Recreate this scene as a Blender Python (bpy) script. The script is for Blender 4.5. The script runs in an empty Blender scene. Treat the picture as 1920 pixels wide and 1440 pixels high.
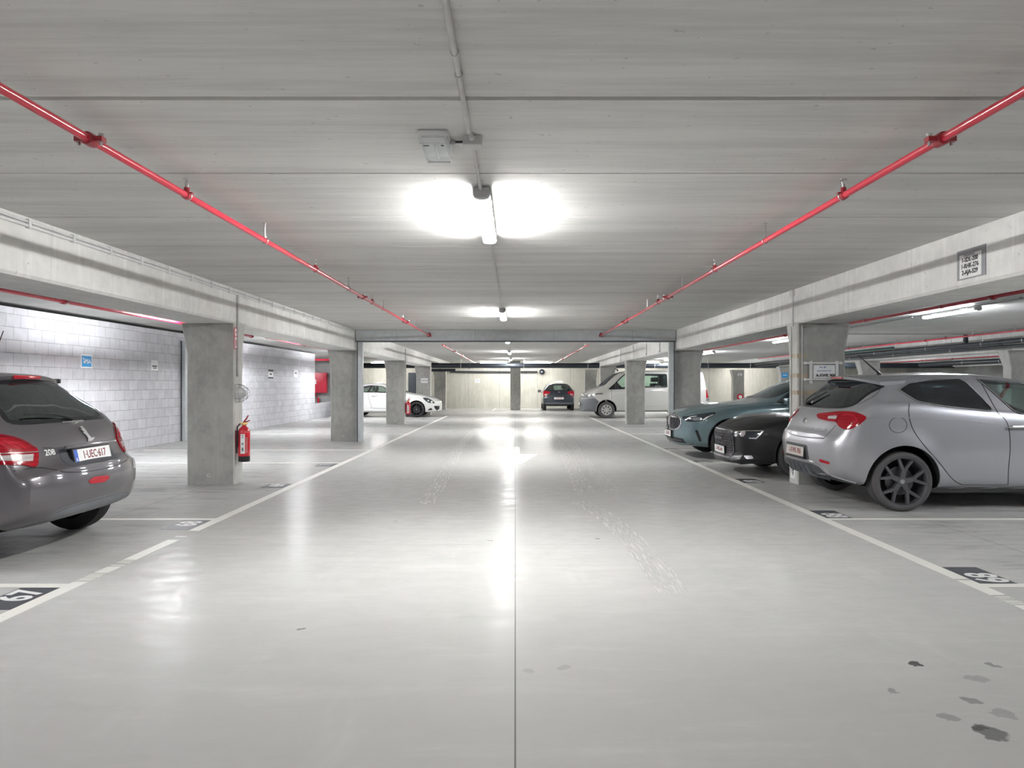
import bpy, bmesh, math, random
import numpy as np
from mathutils import Vector, Matrix
from mathutils.bvhtree import BVHTree
from mathutils.geometry import delaunay_2d_cdt
R = math.radians
random.seed(7)
scene = bpy.context.scene
col = scene.collection
# ------------------------------------------------------------------ camera
CX, CY, F, H = 966.0, 722.0, 1340.0, 1.4
cd = bpy.data.cameras.new('camera'); cam = bpy.data.objects.new('camera', cd); col.objects.link(cam)
cam.location = (0, 0, H); cam.rotation_euler = (R(90), 0, 0)
cd.sensor_width = 36; cd.lens = F/1920*36
cd.shift_x = -(CX-960)/1920; cd.shift_y = (CY-720)/1920
cd.clip_start = .05; cd.clip_end = 300
scene.camera = cam

# ------------------------------------------------------------------ materials
class NT:
    def __init__(s, name):
        s.m = bpy.data.materials.new(name); s.m.use_nodes = True
        s.t = s.m.node_tree; s.t.nodes.clear()
    def n(s, typ, props=None, **inp):
        nd = s.t.nodes.new('ShaderNode'+typ)
        for k, v in (props or {}).items(): setattr(nd, k, v)
        for k, v in inp.items():
            key = int(k[1:]) if k[0] == 'i' and k[1:].isdigit() else k.replace('_', ' ')
            sock = nd.inputs[key]
            if isinstance(v, bpy.types.NodeSocket): s.t.links.new(v, sock)
            else: sock.default_value = v
        return nd
    def out(s, sh):
        o = s.n('OutputMaterial'); s.t.links.new(sh, o.inputs[0]); return s.m
    def math(s, op, a, b=0.0, c=0.0): return s.n('Math', {'operation': op}, i0=a, i1=b, i2=c).outputs[0]
    def pos(s): return s.n('NewGeometry').outputs['Position']
    def scale(s, v, sc): return s.n('VectorMath', {'operation': 'MULTIPLY'}, i0=v, i1=sc).outputs[0]
    def noise(s, vec, sc, det=3, rough=.55): return s.n('TexNoise', None, Vector=vec, Scale=sc, Detail=det, Roughness=rough).outputs[0]
    def ramp(s, f, lo, hi, a=0.0, b=1.0):
        return s.n('MapRange', {'interpolation_type': 'SMOOTHSTEP'}, i0=f, i1=lo, i2=hi, i3=a, i4=b).outputs[0]
    def mix(s, f, a, b):
        nd = s.n('Mix', {'data_type': 'RGBA'}); 
        for sock, v in ((nd.inputs[0], f), (nd.inputs[6], a), (nd.inputs[7], b)):
            if isinstance(v, bpy.types.NodeSocket): s.t.links.new(v, sock)
            else: sock.default_value = v if not isinstance(v, tuple) else (v+(1,))[:4]
        return nd.outputs[2]
    def bump(s, h, st, dist=.01): return s.n('Bump', None, Height=h, Strength=st, Distance=dist).outputs[0]
    def pbr(s, **k): return s.n('BsdfPrincipled', None, **k).outputs[0]
def c4(c): return (c[0], c[1], c[2], 1)
def simple(name, c, rough=.5, metal=0., coat=0., spec=.5):
    t = NT(name)
    p = t.pos(); n = t.noise(p, 9, 2)
    return t.out(t.pbr(Base_Color=t.mix(t.ramp(n, .3, .7), tuple(x*.94 for x in c), tuple(min(1, x*1.05) for x in c)), Roughness=rough, Metallic=metal, Coat_Weight=coat, Specular_IOR_Level=spec))
def paint(name, c, metal=.5, rough=.35, coat=1.):
    t = NT(name)
    tc = t.n('TexCoord').outputs['Object']
    fl = t.noise(tc, 900, 1)
    colr = t.mix(t.ramp(fl, .35, .7), tuple(x*.9 for x in c), tuple(min(1, x*1.12) for x in c))
    return t.out(t.pbr(Base_Color=colr, Metallic=metal, Roughness=rough, Coat_Weight=coat, Coat_Roughness=.06))
def concrete(name, c, streak=(1, 1, 1), amt=.18, spots=True, rough=.85, bump=.25, vert=0.):
    t = NT(name); p = t.pos()
    a = t.noise(t.scale(p, streak), 1.3, 4, .6); b = t.noise(t.scale(p, tuple(x*5 for x in streak)), 1.6, 4, .65)
    f = t.math('ADD', t.math('MULTIPLY', a, .6), t.math('MULTIPLY', b, .4))
    cc = t.mix(t.ramp(f, .36, .64), tuple(x*(1-amt) for x in c), tuple(x*(1+amt) for x in c))
    if vert:
        v = t.noise(t.scale(p, (6, 6, .35)), 1.4, 4, .7)
        cc = t.mix(t.math('MULTIPLY', t.ramp(v, .52, .75), vert), cc, tuple(min(1, x*1.5) for x in c))
        v2 = t.noise(t.scale(p, (9, 9, .5)), 1.1, 3, .6)
        cc = t.mix(t.math('MULTIPLY', t.ramp(v2, .55, .8), vert*.7), cc, tuple(x*.6 for x in c))
    if spots:
        s = t.noise(p, 22, 2, .5)
        cc = t.mix(t.math('MULTIPLY', t.ramp(s, .70, .76), .5), cc, tuple(x*.45 for x in c))
    h = t.noise(t.scale(p, tuple(x*4 for x in streak)), 9, 5, .7)
    return t.out(t.pbr(Base_Color=cc, Roughness=rough, Normal=t.bump(h, bump, .01), Specular_IOR_Level=.3))

M = {}
M['ceiling'] = concrete('ceiling_concrete', (.61, .605, .59), streak=(.22, 3.2, 1), amt=.10, rough=.75)
M['beam'] = concrete('beam_concrete', (.74, .735, .715), streak=(1, .8, 1), amt=.08, vert=.5)
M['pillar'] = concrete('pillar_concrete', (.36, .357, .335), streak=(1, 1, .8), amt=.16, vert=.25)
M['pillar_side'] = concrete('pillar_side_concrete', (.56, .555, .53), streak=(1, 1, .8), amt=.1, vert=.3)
M['backwall'] = concrete('back_wall_concrete', (.52, .51, .46), streak=(1, 1, .35), amt=.1, vert=.3)
M['graywall'] = concrete('grey_wall', (.33, .33, .32), amt=.1)

def floor_mat():
    t = NT('polished_concrete_floor'); p = t.pos()
    sx = t.n('SeparateXYZ', None, Vector=p); X, Y = sx.outputs[0], sx.outputs[1]
    base = (.465, .463, .45)
    n1 = t.noise(p, .55, 2, .5); n2 = t.noise(t.scale(p, (.5, 2.2, 1)), 2.2, 5, .65); n3 = t.noise(t.scale(p, (1.6, .3, 1)), 2.0, 4, .65)
    cc = t.mix(t.ramp(n1, .25, .75), tuple(x*.96 for x in base), tuple(x*1.04 for x in base))
    cc = t.mix(t.math('MULTIPLY', t.ramp(n3, .56, .80), .22), cc, (.66, .66, .64))
    n4 = t.noise(t.scale(p, (.30, 1.5, 1)), 1.9, 6, .75); n5 = t.noise(t.scale(p, (.5, 1.4, 1)), 2.6, 6, .75)
    cc = t.mix(t.math('MULTIPLY', t.ramp(n4, .50, .80), .42), cc, (.64, .635, .615))
    cc = t.mix(t.math('MULTIPLY', t.ramp(n5, .52, .82), .30), cc, (.33, .33, .32))
    # dirt: scuffed and blotched in the stalls beside the lane, and further down the lane
    aX = t.math('ABSOLUTE', X)
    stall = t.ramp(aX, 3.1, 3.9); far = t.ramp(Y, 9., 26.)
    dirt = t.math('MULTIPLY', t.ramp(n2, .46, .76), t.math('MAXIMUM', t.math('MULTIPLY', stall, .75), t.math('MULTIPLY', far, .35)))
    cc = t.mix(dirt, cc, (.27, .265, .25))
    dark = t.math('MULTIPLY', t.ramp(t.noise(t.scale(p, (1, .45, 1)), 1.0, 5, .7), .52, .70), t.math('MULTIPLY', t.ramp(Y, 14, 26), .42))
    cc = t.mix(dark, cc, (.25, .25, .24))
    # saw-cut joints
    def line(v, c, w): return t.math('LESS_THAN', t.math('ABSOLUTE', t.math('SUBTRACT', v, c)), w)
    j = t.math('MULTIPLY', line(X, .0, .0035), 1.0)
    for c_ in (-4.27, 4.25): j = t.math('MAXIMUM', j, line(X, c_, .003))
    k = t.math('ABSOLUTE', t.math('SUBTRACT', t.math('MODULO', t.math('ADD', Y, 40 - 6.27 + 2.0), 4.0), 2.0))
    j = t.math('MAXIMUM', j, t.math('MULTIPLY', t.math('LESS_THAN', k, .003), .55))
    cc = t.mix(t.math('MULTIPLY', j, .8), cc, (.12, .12, .11))
    # drip stains in the lane foreground: each a place of its own
    wob = t.n('VectorMath', {'operation': 'ADD'}, i0=p, i1=t.scale(t.n('TexNoise', None, Vector=p, Scale=16., Detail=3.).outputs[1], (.10, .10, 0))).outputs[0]
    spots = [(1718, 1245, .030, 1.), (1860, 1247, .028, .55), (1832, 1273, .045, .3), (1674, 1296, .026, .45), (1818, 1313, .038, .5), (1782, 1346, .036, .4),
             (1858, 1373, .060, .75), (1838, 1366, .030, .8), (1880, 1338, .05, .3), (567, 1180, .022, .7), (742, 977, .02, .5), (1120, 1010, .022, .6), (918, 1013, .02, .6), (990, 1258, .03, .2), (1060, 1253, .03, .2)]
    for (px, py, r, a) in spots:
        yy = F*H/(py-CY); xx = (px-CX)*yy/F
        d = t.n('VectorMath', {'operation': 'DISTANCE'}, i0=wob, i1=(xx+.05, yy+.05, .05*0)).outputs['Value']
        cc = t.mix(t.math('MULTIPLY', t.ramp(d, r*1.1, r*.85), a), cc, (.10, .10, .095))
    ro = t.ramp(t.noise(t.scale(p, (1, .7, 1)), 3.0, 5, .7), .25, .75, .235, .26)
    gl = t.ramp(t.noise(t.scale(p, (.8, 1.5, 1)), 5.5, 6, .72), .44, .60, .002, .015)
    hh = t.noise(p, 38, 4, .6); h2 = t.noise(p, 5, 2, .5)
    hgt = t.math('ADD', t.math('MULTIPLY', hh, .5), t.math('MULTIPLY', h2, .12))
    return t.out(t.pbr(Base_Color=cc, Roughness=ro, Normal=t.bump(hgt, .14, .006), Specular_IOR_Level=gl))
M['floor'] = floor_mat()
def block_mat():
    t = NT('concrete_block_wall'); p = t.pos()
    sx = t.n('SeparateXYZ', None, Vector=p)
    uv = t.n('CombineXYZ', None, X=sx.outputs[1], Y=sx.outputs[2]).outputs[0]
    br = t.n('TexBrick', {'offset': .5, 'squash': 1.}, Vector=uv, Color1=(.50, .495, .52, 1), Color2=(.575, .57, .595, 1), Mortar=(.31, .31, .32, 1),
             Scale=1., Mortar_Size=.006, Mortar_Smooth=.2, Bias=0., Brick_Width=.355, Row_Height=.215)
    n = t.noise(p, 5, 5, .7); n2 = t.noise(p, 60, 3, .6)
    cc = t.mix(t.math('MULTIPLY', t.ramp(n, .45, .68), .35), br.outputs[0], (.72, .71, .74))
    cc = t.mix(t.math('MULTIPLY', t.ramp(n2, .6, .75), .3), cc, (.36, .36, .36))
    h = t.math('SUBTRACT', t.math('MULTIPLY', n2, .25), br.outputs[1])
    return t.out(t.pbr(Base_Color=cc, Roughness=.8, Normal=t.bump(h, .5, .012), Specular_IOR_Level=.3))
M['block'] = block_mat()
def worn_paint(name, c, wear, sc=(1, 1, 1)):
    t = NT(name); p = t.pos()
    n = t.noise(t.scale(p, sc), 6, 5, .7)
    tr = t.n('BsdfTransparent').outputs[0]
    b = t.pbr(Base_Color=c4(c), Roughness=.5)
    m = t.n('MixShader', None, Fac=t.ramp(n, wear-.02, wear+.05), i1=tr, i2=b).outputs[0]
    return t.out(m)
M['line'] = worn_paint('white_line_paint', (.76, .75, .70), .29)
M['line_worn'] = worn_paint('worn_white_paint', (.76, .75, .70), .52, (1, 8, 1))
M['arrow'] = worn_paint('worn_arrow_paint', (.74, .73, .67), .43, (3, 1, 1))
def soft_mark(name, c, amount):
    t = NT(name); p = t.pos(); n = t.noise(t.scale(p, (9, .9, 1)), 3, 5, .7)
    m = t.n('MixShader', None, Fac=t.ramp(n, .38, .72, 0., amount), i1=t.n('BsdfTransparent').outputs[0], i2=t.pbr(Base_Color=c4(c), Roughness=.5)).outputs[0]
    return t.out(m)
M['tread'] = worn_paint('pale_tyre_mark', (.535, .53, .515), .50, (14, .5, 1))
M['number_ground'] = worn_paint('dark_number_ground', (.07, .075, .085), .30)
M['number_faded'] = worn_paint('faded_number_ground', (.13, .13, .14), .45, (1, 4, 1))
M['number_white'] = simple('white_number_paint', (.75, .75, .74), .5)
M['red_pipe'] = simple('red_pipe_paint', (.56, .012, .04), .3, coat=.35)
M['dark_red'] = simple('dark_red_fitting', (.33, .02, .03), .3, coat=.3)
M['zinc'] = simple('zinc_steel', (.55, .55, .55), .3, 1.)
M['pvc'] = simple('grey_pvc_conduit', (.55, .55, .54), .45)
M['pvc_white'] = simple('white_pvc', (.72, .72, .72), .4)
M['plastic_gray'] = simple('grey_plastic', (.42, .42, .42), .5)
M['steel_gray'] = simple('grey_painted_steel', (.52, .545, .56), .45)
M['steel_dark'] = simple('dark_steel_edge', (.05, .06, .075), .4)
M['black_pipe'] = simple('black_drain_pipe', (.022, .028, .036), .38)
M['green_pipe'] = simple('dark_green_pipe', (.03, .12, .1), .4)
M['white'] = simple('white_paper', (.80, .80, .80), .6)
M['tape'] = simple('brown_packing_tape', (.42, .35, .25), .35)
M['duct'] = simple('grey_sign_board', (.30, .30, .32), .5)
M['ink'] = simple('black_ink', (.03, .03, .035), .6)
M['ink_red'] = simple('dark_red_ink', (.22, .03, .035), .5)
M['ink_blue'] = simple('blue_ink', (.06, .12, .35), .6)
M['blue'] = simple('sign_blue', (.02, .33, .72), .4)
M['royal'] = simple('plate_blue', (.02, .10, .50), .4)
M['red'] = simple('extinguisher_red', (.62, .012, .03), .22, coat=.8)
M['sign_red'] = simple('sign_red', (.50, .02, .045), .4)
M['black'] = simple('black_plastic', (.018, .018, .02), .45)
M['brass'] = simple('brass', (.65, .45, .14), .3, 1.)
M['rubber'] = simple('tyre_rubber', (.028, .028, .03), .7)
M['rubber_gray'] = simple('dusty_tyre_rubber', (.085, .082, .085), .75)
M['trim'] = simple('black_trim', (.012, .013, .016), .3)
M['plastic_dark'] = simple('dark_bumper_plastic', (.075, .08, .09), .55)
M['plastic_mid'] = simple('grey_bumper_plastic', (.16, .17, .185), .6)
M['interior'] = simple('dark_cabin_lining', (.03, .03, .032), .8)
M['seat'] = simple('dark_seat_fabric', (.028, .029, .032), .85)
M['chrome'] = simple('chrome', (.85, .85, .86), .08, 1.)
M['silver'] = simple('satin_silver', (.62, .62, .64), .28, .9)
M['rim_dark'] = simple('anthracite_rim', (.17, .17, .185), .35, .7)
M['rim_black'] = simple('black_rim', (.02, .02, .022), .3, .3)
M['rim_silver'] = simple('silver_wheel_cover', (.55, .54, .52), .35, .6)
M['hub_black'] = simple('dark_wheel_well', (.008, .008, .009), .9)
M['plate'] = simple('number_plate_white', (.82, .82, .82), .35)
M['plate_dirty'] = simple('number_plate_dusty', (.62, .58, .55), .45)
def lens(name, c, rough=.12):
    t = NT(name)
    p = t.n('TexCoord').outputs['Object']
    w = t.n('TexWave', {'wave_type': 'BANDS', 'bands_direction': 'Z'}, Vector=p, Scale=9., Distortion=.6).outputs[1]
    return t.out(t.pbr(Base_Color=t.mix(t.ramp(w, .2, .8), tuple(x*.8 for x in c), c), Roughness=rough, Coat_Weight=.4, Coat_Roughness=.03, Specular_IOR_Level=.35))
M['lens_red'] = lens('red_tail_lens', (.36, .004, .014))
M['lens_bright'] = lens('bright_red_lens', (.52, .010, .028))
M['lens_dark'] = lens('dark_red_lens', (.24, .008, .02))
M['lens_clear'] = lens('clear_lens', (.55, .5, .5))
M['lens_head'] = lens('headlamp_glass', (.24, .26, .28))
M['lens_smoke'] = lens('smoked_headlamp_glass', (.045, .055, .065))
def glass(name, tint, refl=.06):
    t = NT(name)
    lw = t.n('LayerWeight', None, Blend=.35).outputs[1]
    f = t.math('ADD', t.math('MULTIPLY', lw, .5), refl*.5)
    m = t.n('MixShader', None, Fac=f, i1=t.n('BsdfTransparent', None, Color=c4(tint)).outputs[0], i2=t.n('BsdfGlossy', None, Color=(.9, .95, 1, 1), Roughness=.02).outputs[0]).outputs[0]
    return t.out(m)
M['glass'] = glass('car_glass', (.80, .88, .85))
M['glass_dark'] = glass('tinted_glass', (.16, .19, .22), .05)
M['glass_mid'] = glass('rear_screen_glass', (.40, .47, .44), .04)
M['glass_clear'] = glass('clear_diffuser', (.92, .93, .93), .04)
def emis(name, c, s):
    t = NT(name)
    return t.out(t.n('Emission', None, Color=c4(c), Strength=s).outputs[0])
LAMP = 30.; SIDE = 120.
M['lamp'] = emis('lamp_diffuser_light', (1., 1., .985), LAMP)
M['lamp_side'] = emis('lamp_side_light', (1., 1., .985), SIDE)
M['lamp_cool_side'] = emis('cool_lamp_side_light', (.93, .96, 1.), SIDE)
M['lamp_dim_side'] = emis('dim_lamp_side_light', (1., .99, .95), 85.)
M['lamp_dim'] = emis('dim_lamp_diffuser_light', (1., .99, .95), 26.)
M['lamp_cool'] = emis('cool_lamp_diffuser_light', (.93, .96, 1.), LAMP)

# ------------------------------------------------------------------ mesh helpers
class MB:
    def __init__(s): s.v = []; s.f = []; s.mi = []; s.cur = 0
    def add(s, vs, fs):
        o = len(s.v); s.v += [tuple(v) for v in vs]
        s.f += [tuple(i+o for i in f) for f in fs]; s.mi += [s.cur]*len(fs); return s
    def box(s, a, b):
        x0, y0, z0 = a; x1, y1, z1 = b
        return s.add([(x0, y0, z0), (x1, y0, z0), (x1, y1, z0), (x0, y1, z0), (x0, y0, z1), (x1, y0, z1), (x1, y1, z1), (x0, y1, z1)],
                     [(0, 3, 2, 1), (4, 5, 6, 7), (0, 1, 5, 4), (1, 2, 6, 5), (2, 3, 7, 6), (3, 0, 4, 7)])
    def prism(s, poly, fn, d0, d1):
        """2D polygon lifted by fn(u, v, d) at depths d0 and d1."""
        n = len(poly)
        vs = [fn(u, v, d0) for u, v in poly]+[fn(u, v, d1) for u, v in poly]
        return s.add(vs, [tuple(range(n))[::-1], tuple(range(n, 2*n))]+[(i, (i+1) % n, n+(i+1) % n, n+i) for i in range(n)])
    def tube(s, pts, r, n=12, cap=True):
        pts = [Vector(p) for p in pts]; rings = []
        rs = r if isinstance(r, (list, tuple)) else [r]*len(pts)
        up = None
        for i, p in enumerate(pts):
            t = ((pts[min(i+1, len(pts)-1)]-p).normalized()+(p-pts[max(i-1, 0)]).normalized()).normalized()
            if up is None:
                up = t.orthogonal().normalized()
            up = (up-t*up.dot(t)).normalized(); sd = t.cross(up)
            rings.append([p+(up*math.cos(2*math.pi*k/n)+sd*math.sin(2*math.pi*k/n))*rs[i] for k in range(n)])
        fs = []
        for i in range(len(pts)-1):
            for k in range(n): fs.append((i*n+k, i*n+(k+1) % n, (i+1)*n+(k+1) % n, (i+1)*n+k))
        if cap: fs += [tuple(range(n))[::-1], tuple(range((len(pts)-1)*n, len(pts)*n))]
        return s.add([v for rg in rings for v in rg], fs)
    def lathe(s, prof, fn, n=32, closed=False):
        """prof: (r, h) pairs; fn(a, b, h) places a ring point."""
        m = len(prof); vs = []; fs = []
        for k in range(n):
            a = 2*math.pi*k/n
            for r, h in prof: vs.append(fn(r*math.cos(a), r*math.sin(a), h))
        for k in range(n):
            k2 = (k+1) % n
            for i in range(m if closed else m-1):
                i2 = (i+1) % m
                fs.append((k*m+i, k2*m+i, k2*m+i2, k*m+i2))
        return s.add(vs, fs)
    def build(s, name, mat, parent=None, smooth=35, bevel=0):
        me = bpy.data.meshes.new(name); me.from_pydata(s.v, [], s.f)
        mats = mat if isinstance(mat, list) else [mat]
        for m_ in mats: me.materials.append(m_)
        if len(mats) > 1: me.polygons.foreach_set('material_index', s.mi)
        bm = bmesh.new(); bm.from_mesh(me)
        bmesh.ops.remove_doubles(bm, verts=bm.verts, dist=1e-5)
        bmesh.ops.recalc_face_normals(bm, faces=bm.faces)
        if bevel:
            es = [e for e in bm.edges if len(e.link_faces) == 2 and e.calc_face_angle(0) > .6]
            bmesh.ops.bevel(bm, geom=es, offset=bevel, segments=2, profile=.6, affect='EDGES', clamp_overlap=True)
        bm.to_mesh(me); bm.free()
        if smooth:
            me.polygons.foreach_set('use_smooth', [True]*len(me.polygons)); me.set_sharp_from_angle(angle=R(smooth))
        o = bpy.data.objects.new(name, me); col.objects.link(o)
        if parent: o.parent = parent
        return o
def tag(o, label, cat, group=None, kind=None):
    if label: o['label'] = label
    if cat: o['category'] = cat
    if group: o['group'] = group
    if kind: o['kind'] = kind
    return o
def struct(o): o['kind'] = 'structure'; return o
def thing(name, loc, label, cat, group=None, rz=0):
    o = bpy.data.objects.new(name, None); col.objects.link(o); o.empty_display_size = .2
    o.location = loc; o.rotation_euler = (0, 0, rz)
    return tag(o, label, cat, group)
def box(name, a, b, mat, parent=None, bevel=0): return MB().box(a, b).build(name, mat, parent, bevel=bevel)
def text(name, body, size, mat, parent, mtx, extrude=.0008, bold=0., sx=1., align='CENTER'):
    cu = bpy.data.curves.new(name, 'FONT'); cu.body = body; cu.size = size; cu.extrude = extrude; cu.offset = bold
    cu.align_x = align; cu.align_y = 'CENTER'; cu.resolution_u = 3
    o = bpy.data.objects.new(name, cu); col.objects.link(o)
    dg = bpy.context.evaluated_depsgraph_get()
    me = bpy.data.meshes.new_from_object(o.evaluated_get(dg))
    bpy.data.objects.remove(o); bpy.data.curves.remove(cu)
    me.transform(mtx @ Matrix.Diagonal((sx, 1, 1, 1)))
    me.name = name; me.materials.clear(); me.materials.append(mat)
    o = bpy.data.objects.new(name, me); col.objects.link(o)
    if parent: o.parent = parent
    return o
def frame(origin, right, up):
    r = Vector(right).normalized(); u = Vector(up); u = (u-r*u.dot(r)).normalized(); n = r.cross(u)
    m = Matrix((r, u, n)).transposed().to_4x4(); m.translation = Vector(origin); return m
def fl(px, py):
    y = F*H/(py-CY); return ((px-CX)*y/F, y)
# ================================================================== the setting
Y0, Y1 = -9.0, 43.5
XL, XR = -12.6, 24.0
CE = 2.76; BB = 2.27
struct(box('floor', (XL, Y0, -.12), (XR, Y1+.3, 0), M['floor']))
cm = MB()
ys = [3.39+1.2*k for k in range(-11, 35)]
gap = lambda y: .022 if abs(y-3.39) < .01 else .008
for a, b in zip(ys[:-1], ys[1:]): cm.box((XL, a+gap(a), CE), (XR, b-gap(b), CE+.12))
cm.box((XL, Y0-2, CE+.03), (XR, Y1+2, CE+.2))
struct(cm.build('ceiling', M['ceiling']))
struct(box('wall_left', (-8.55, Y0, 0), (-8.35, 29.8, 2.695), M['block']))
struct(box('wall_left_low', (-8.55, 29.8, 0), (-8.35, 34.2, .62), M['block']))
struct(box('wall_left_recess', (-12.6, 35.0, 0), (-8.45, 35.2, CE), M['graywall']))
struct(box('wall_left_outer', (-12.8, Y0, 0), (-12.6, Y1, CE), M['graywall']))
wb = MB(); wb.box((XL, Y1, 0), (XR, Y1+.2, CE))
struct(wb.build('wall_back', M['backwall']))
tm = MB()
for x in (-2.85, -.95, 1.35, 3.35, 9.0, 11.8): tm.box((x-.012, Y1-.004, 0), (x+.012, Y1+.01, CE))
struct(tm.build('trim_1', M['graywall']))
struct(box('wall_right', (23.8, Y0, 0), (24.0, Y1, CE), M['graywall']))
struct(box('wall_front', (XL, Y0-.2, 0), (XR, Y0, CE), M['graywall']))
struct(box('door_1', (-6.5, Y1-.06, 0), (-5.75, Y1, 2.15), M['steel_dark']))
bp = MB()                                                                 # formed relief panel on the back wall near the van
bp.box((4.35, Y1-.1, 0), (4.75, Y1, 2.3)); struct(bp.build('trim_2', M['backwall']))

# beams
def beam(x0, x1, label):
    m = MB(); c = .025
    for (ya, yb, zb) in ((Y0, 33.65, BB), (33.65, Y1, 2.56)):
        prof = [(x0, CE), (x0, zb+c), (x0+c, zb), (x1-c, zb), (x1, zb+c), (x1, CE)]
        m.prism(prof, lambda u, v, d: (u, d, v), ya, yb)
    return tag(m.build('concrete_beam', M['beam'], smooth=0), label, 'beam', 'concrete beams along the lanes')
beam(-4.62, -3.95, 'long pale concrete beam carrying the pair of thin conduits, above the pillar with the fire extinguisher')
beam(3.97, 4.64, 'long pale concrete beam with the grey notice board of number plates on its face')
beam(12.4, 13.05, 'pale concrete beam beyond the silver hatchback with black drain pipes hung along it')
beam(20.6, 21.2, 'farthest pale concrete beam, past the second row of drain pipes')

# pillars
PYS = (10.05, 17.87, 25.55, 33.35, 40.7)
def pillar(x0, x1, y, out, label, group='concrete pillars', top=BB):
    """out: -1/+1 the side on which the head flares outward"""
    t = .31; m = MB(); fl_ = .075
    a0, a1 = x0, x1
    b0, b1 = (x0-fl_, x1) if out < 0 else (x0, x1+fl_)
    c = .018
    def ring(xa, xb, ya, yb, z): return [(xa+c, ya, z), (xb-c, ya, z), (xb, ya+c, z), (xb, yb-c, z), (xb-c, yb, z), (xa+c, yb, z), (xa, yb-c, z), (xa, ya+c, z)]
    rings = [ring(a0, a1, y, y+t, 0), ring(a0, a1, y, y+t, top-.42), ring(b0, b1, y, y+t+.10, top-.03), ring(b0, b1, y, y+t+.10, top)]
    vs = [v for r in rings for v in r]; fs = [tuple(range(8))[::-1], tuple(range(24, 32))]
    for i in range(3):
        for k in range(8): fs.append((i*8+k, i*8+(k+1) % 8, i*8+8+(k+1) % 8, i*8+8+k))
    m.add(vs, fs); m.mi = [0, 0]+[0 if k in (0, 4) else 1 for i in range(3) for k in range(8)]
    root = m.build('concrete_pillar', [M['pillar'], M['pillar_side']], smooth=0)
    tag(root, label, 'pillar', group)
    for dx in (.36,):                                                     # cone hole with its plug
        h = MB(); h.lathe([(0, -.004), (.012, -.004), (.020, .001), (.024, .001), (.024, -.003)], lambda a, b, hh: (x0+dx+.05*out+a, y-hh*1.0, .13+b), 16)
        h.build('plug', M['beam'], root)
    return root
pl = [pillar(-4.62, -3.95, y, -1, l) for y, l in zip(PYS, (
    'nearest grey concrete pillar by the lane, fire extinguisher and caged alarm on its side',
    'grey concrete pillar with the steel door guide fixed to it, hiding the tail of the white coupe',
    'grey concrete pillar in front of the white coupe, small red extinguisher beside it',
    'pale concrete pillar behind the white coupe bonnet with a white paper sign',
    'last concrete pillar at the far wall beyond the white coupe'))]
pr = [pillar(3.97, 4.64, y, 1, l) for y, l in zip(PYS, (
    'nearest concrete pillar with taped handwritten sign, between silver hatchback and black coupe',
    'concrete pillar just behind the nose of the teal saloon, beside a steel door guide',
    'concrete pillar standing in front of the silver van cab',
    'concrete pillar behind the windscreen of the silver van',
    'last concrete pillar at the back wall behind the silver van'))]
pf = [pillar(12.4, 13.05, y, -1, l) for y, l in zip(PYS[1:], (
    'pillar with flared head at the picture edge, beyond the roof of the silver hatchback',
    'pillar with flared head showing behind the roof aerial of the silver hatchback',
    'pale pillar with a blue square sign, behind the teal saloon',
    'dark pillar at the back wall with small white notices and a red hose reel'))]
m = MB(); m.box((-.27, 40.2, 0), (.30, 40.75, CE))
tag(m.build('concrete_pillar', M['pillar'], smooth=0, bevel=.015), 'square concrete pillar in the middle of the far end of the lane', 'pillar', 'concrete pillars')

# roll-up fire door: header box and its guides
hd = thing('fire_door_header', (0, 17.72, 2.47), 'grey steel fire door header spanning the lane under the ceiling', 'fire door')
box('header_casing', (-3.93, -.12, .02), (3.95, .1, .288), M['steel_gray'], hd, .006)
box('bottom_edge', (-3.93, -.125, -.004), (3.95, .11, .02), M['steel_dark'], hd)
for k in (1, 3, 5, 7): box('casing_joint', (-3.9+k*.97, -.123, .03), (-3.895+k*.97, -.12, .285), M['steel_dark'], hd)
def guide(x0, x1, y, z1, label):
    g = thing('fire_door_guide', ((x0+x1)/2, y, 0), label, 'door guide', 'steel guides of the fire doors')
    w = (x1-x0)/2
    box('guide_channel', (-w, -.06, 0), (w, .06, z1), M['steel_gray'], g, .004)
    s = 1 if x0 < 0 else -1
    box('shadow_groove', (-s*w-.012, -.065, 0), (-s*w+.012, .05, z1), M['steel_dark'], g)
    return g
guide(-3.90, -3.77, 17.72, 2.47, 'tall grey steel door guide against the pillar near the white coupe')
guide(3.80, 3.93, 17.72, 2.47, 'tall grey steel door guide above the nose of the teal saloon')
guide(-8.33, -8.24, 17.9, 2.5, 'grey steel door guide on the block wall behind the nearest pillar')

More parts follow.
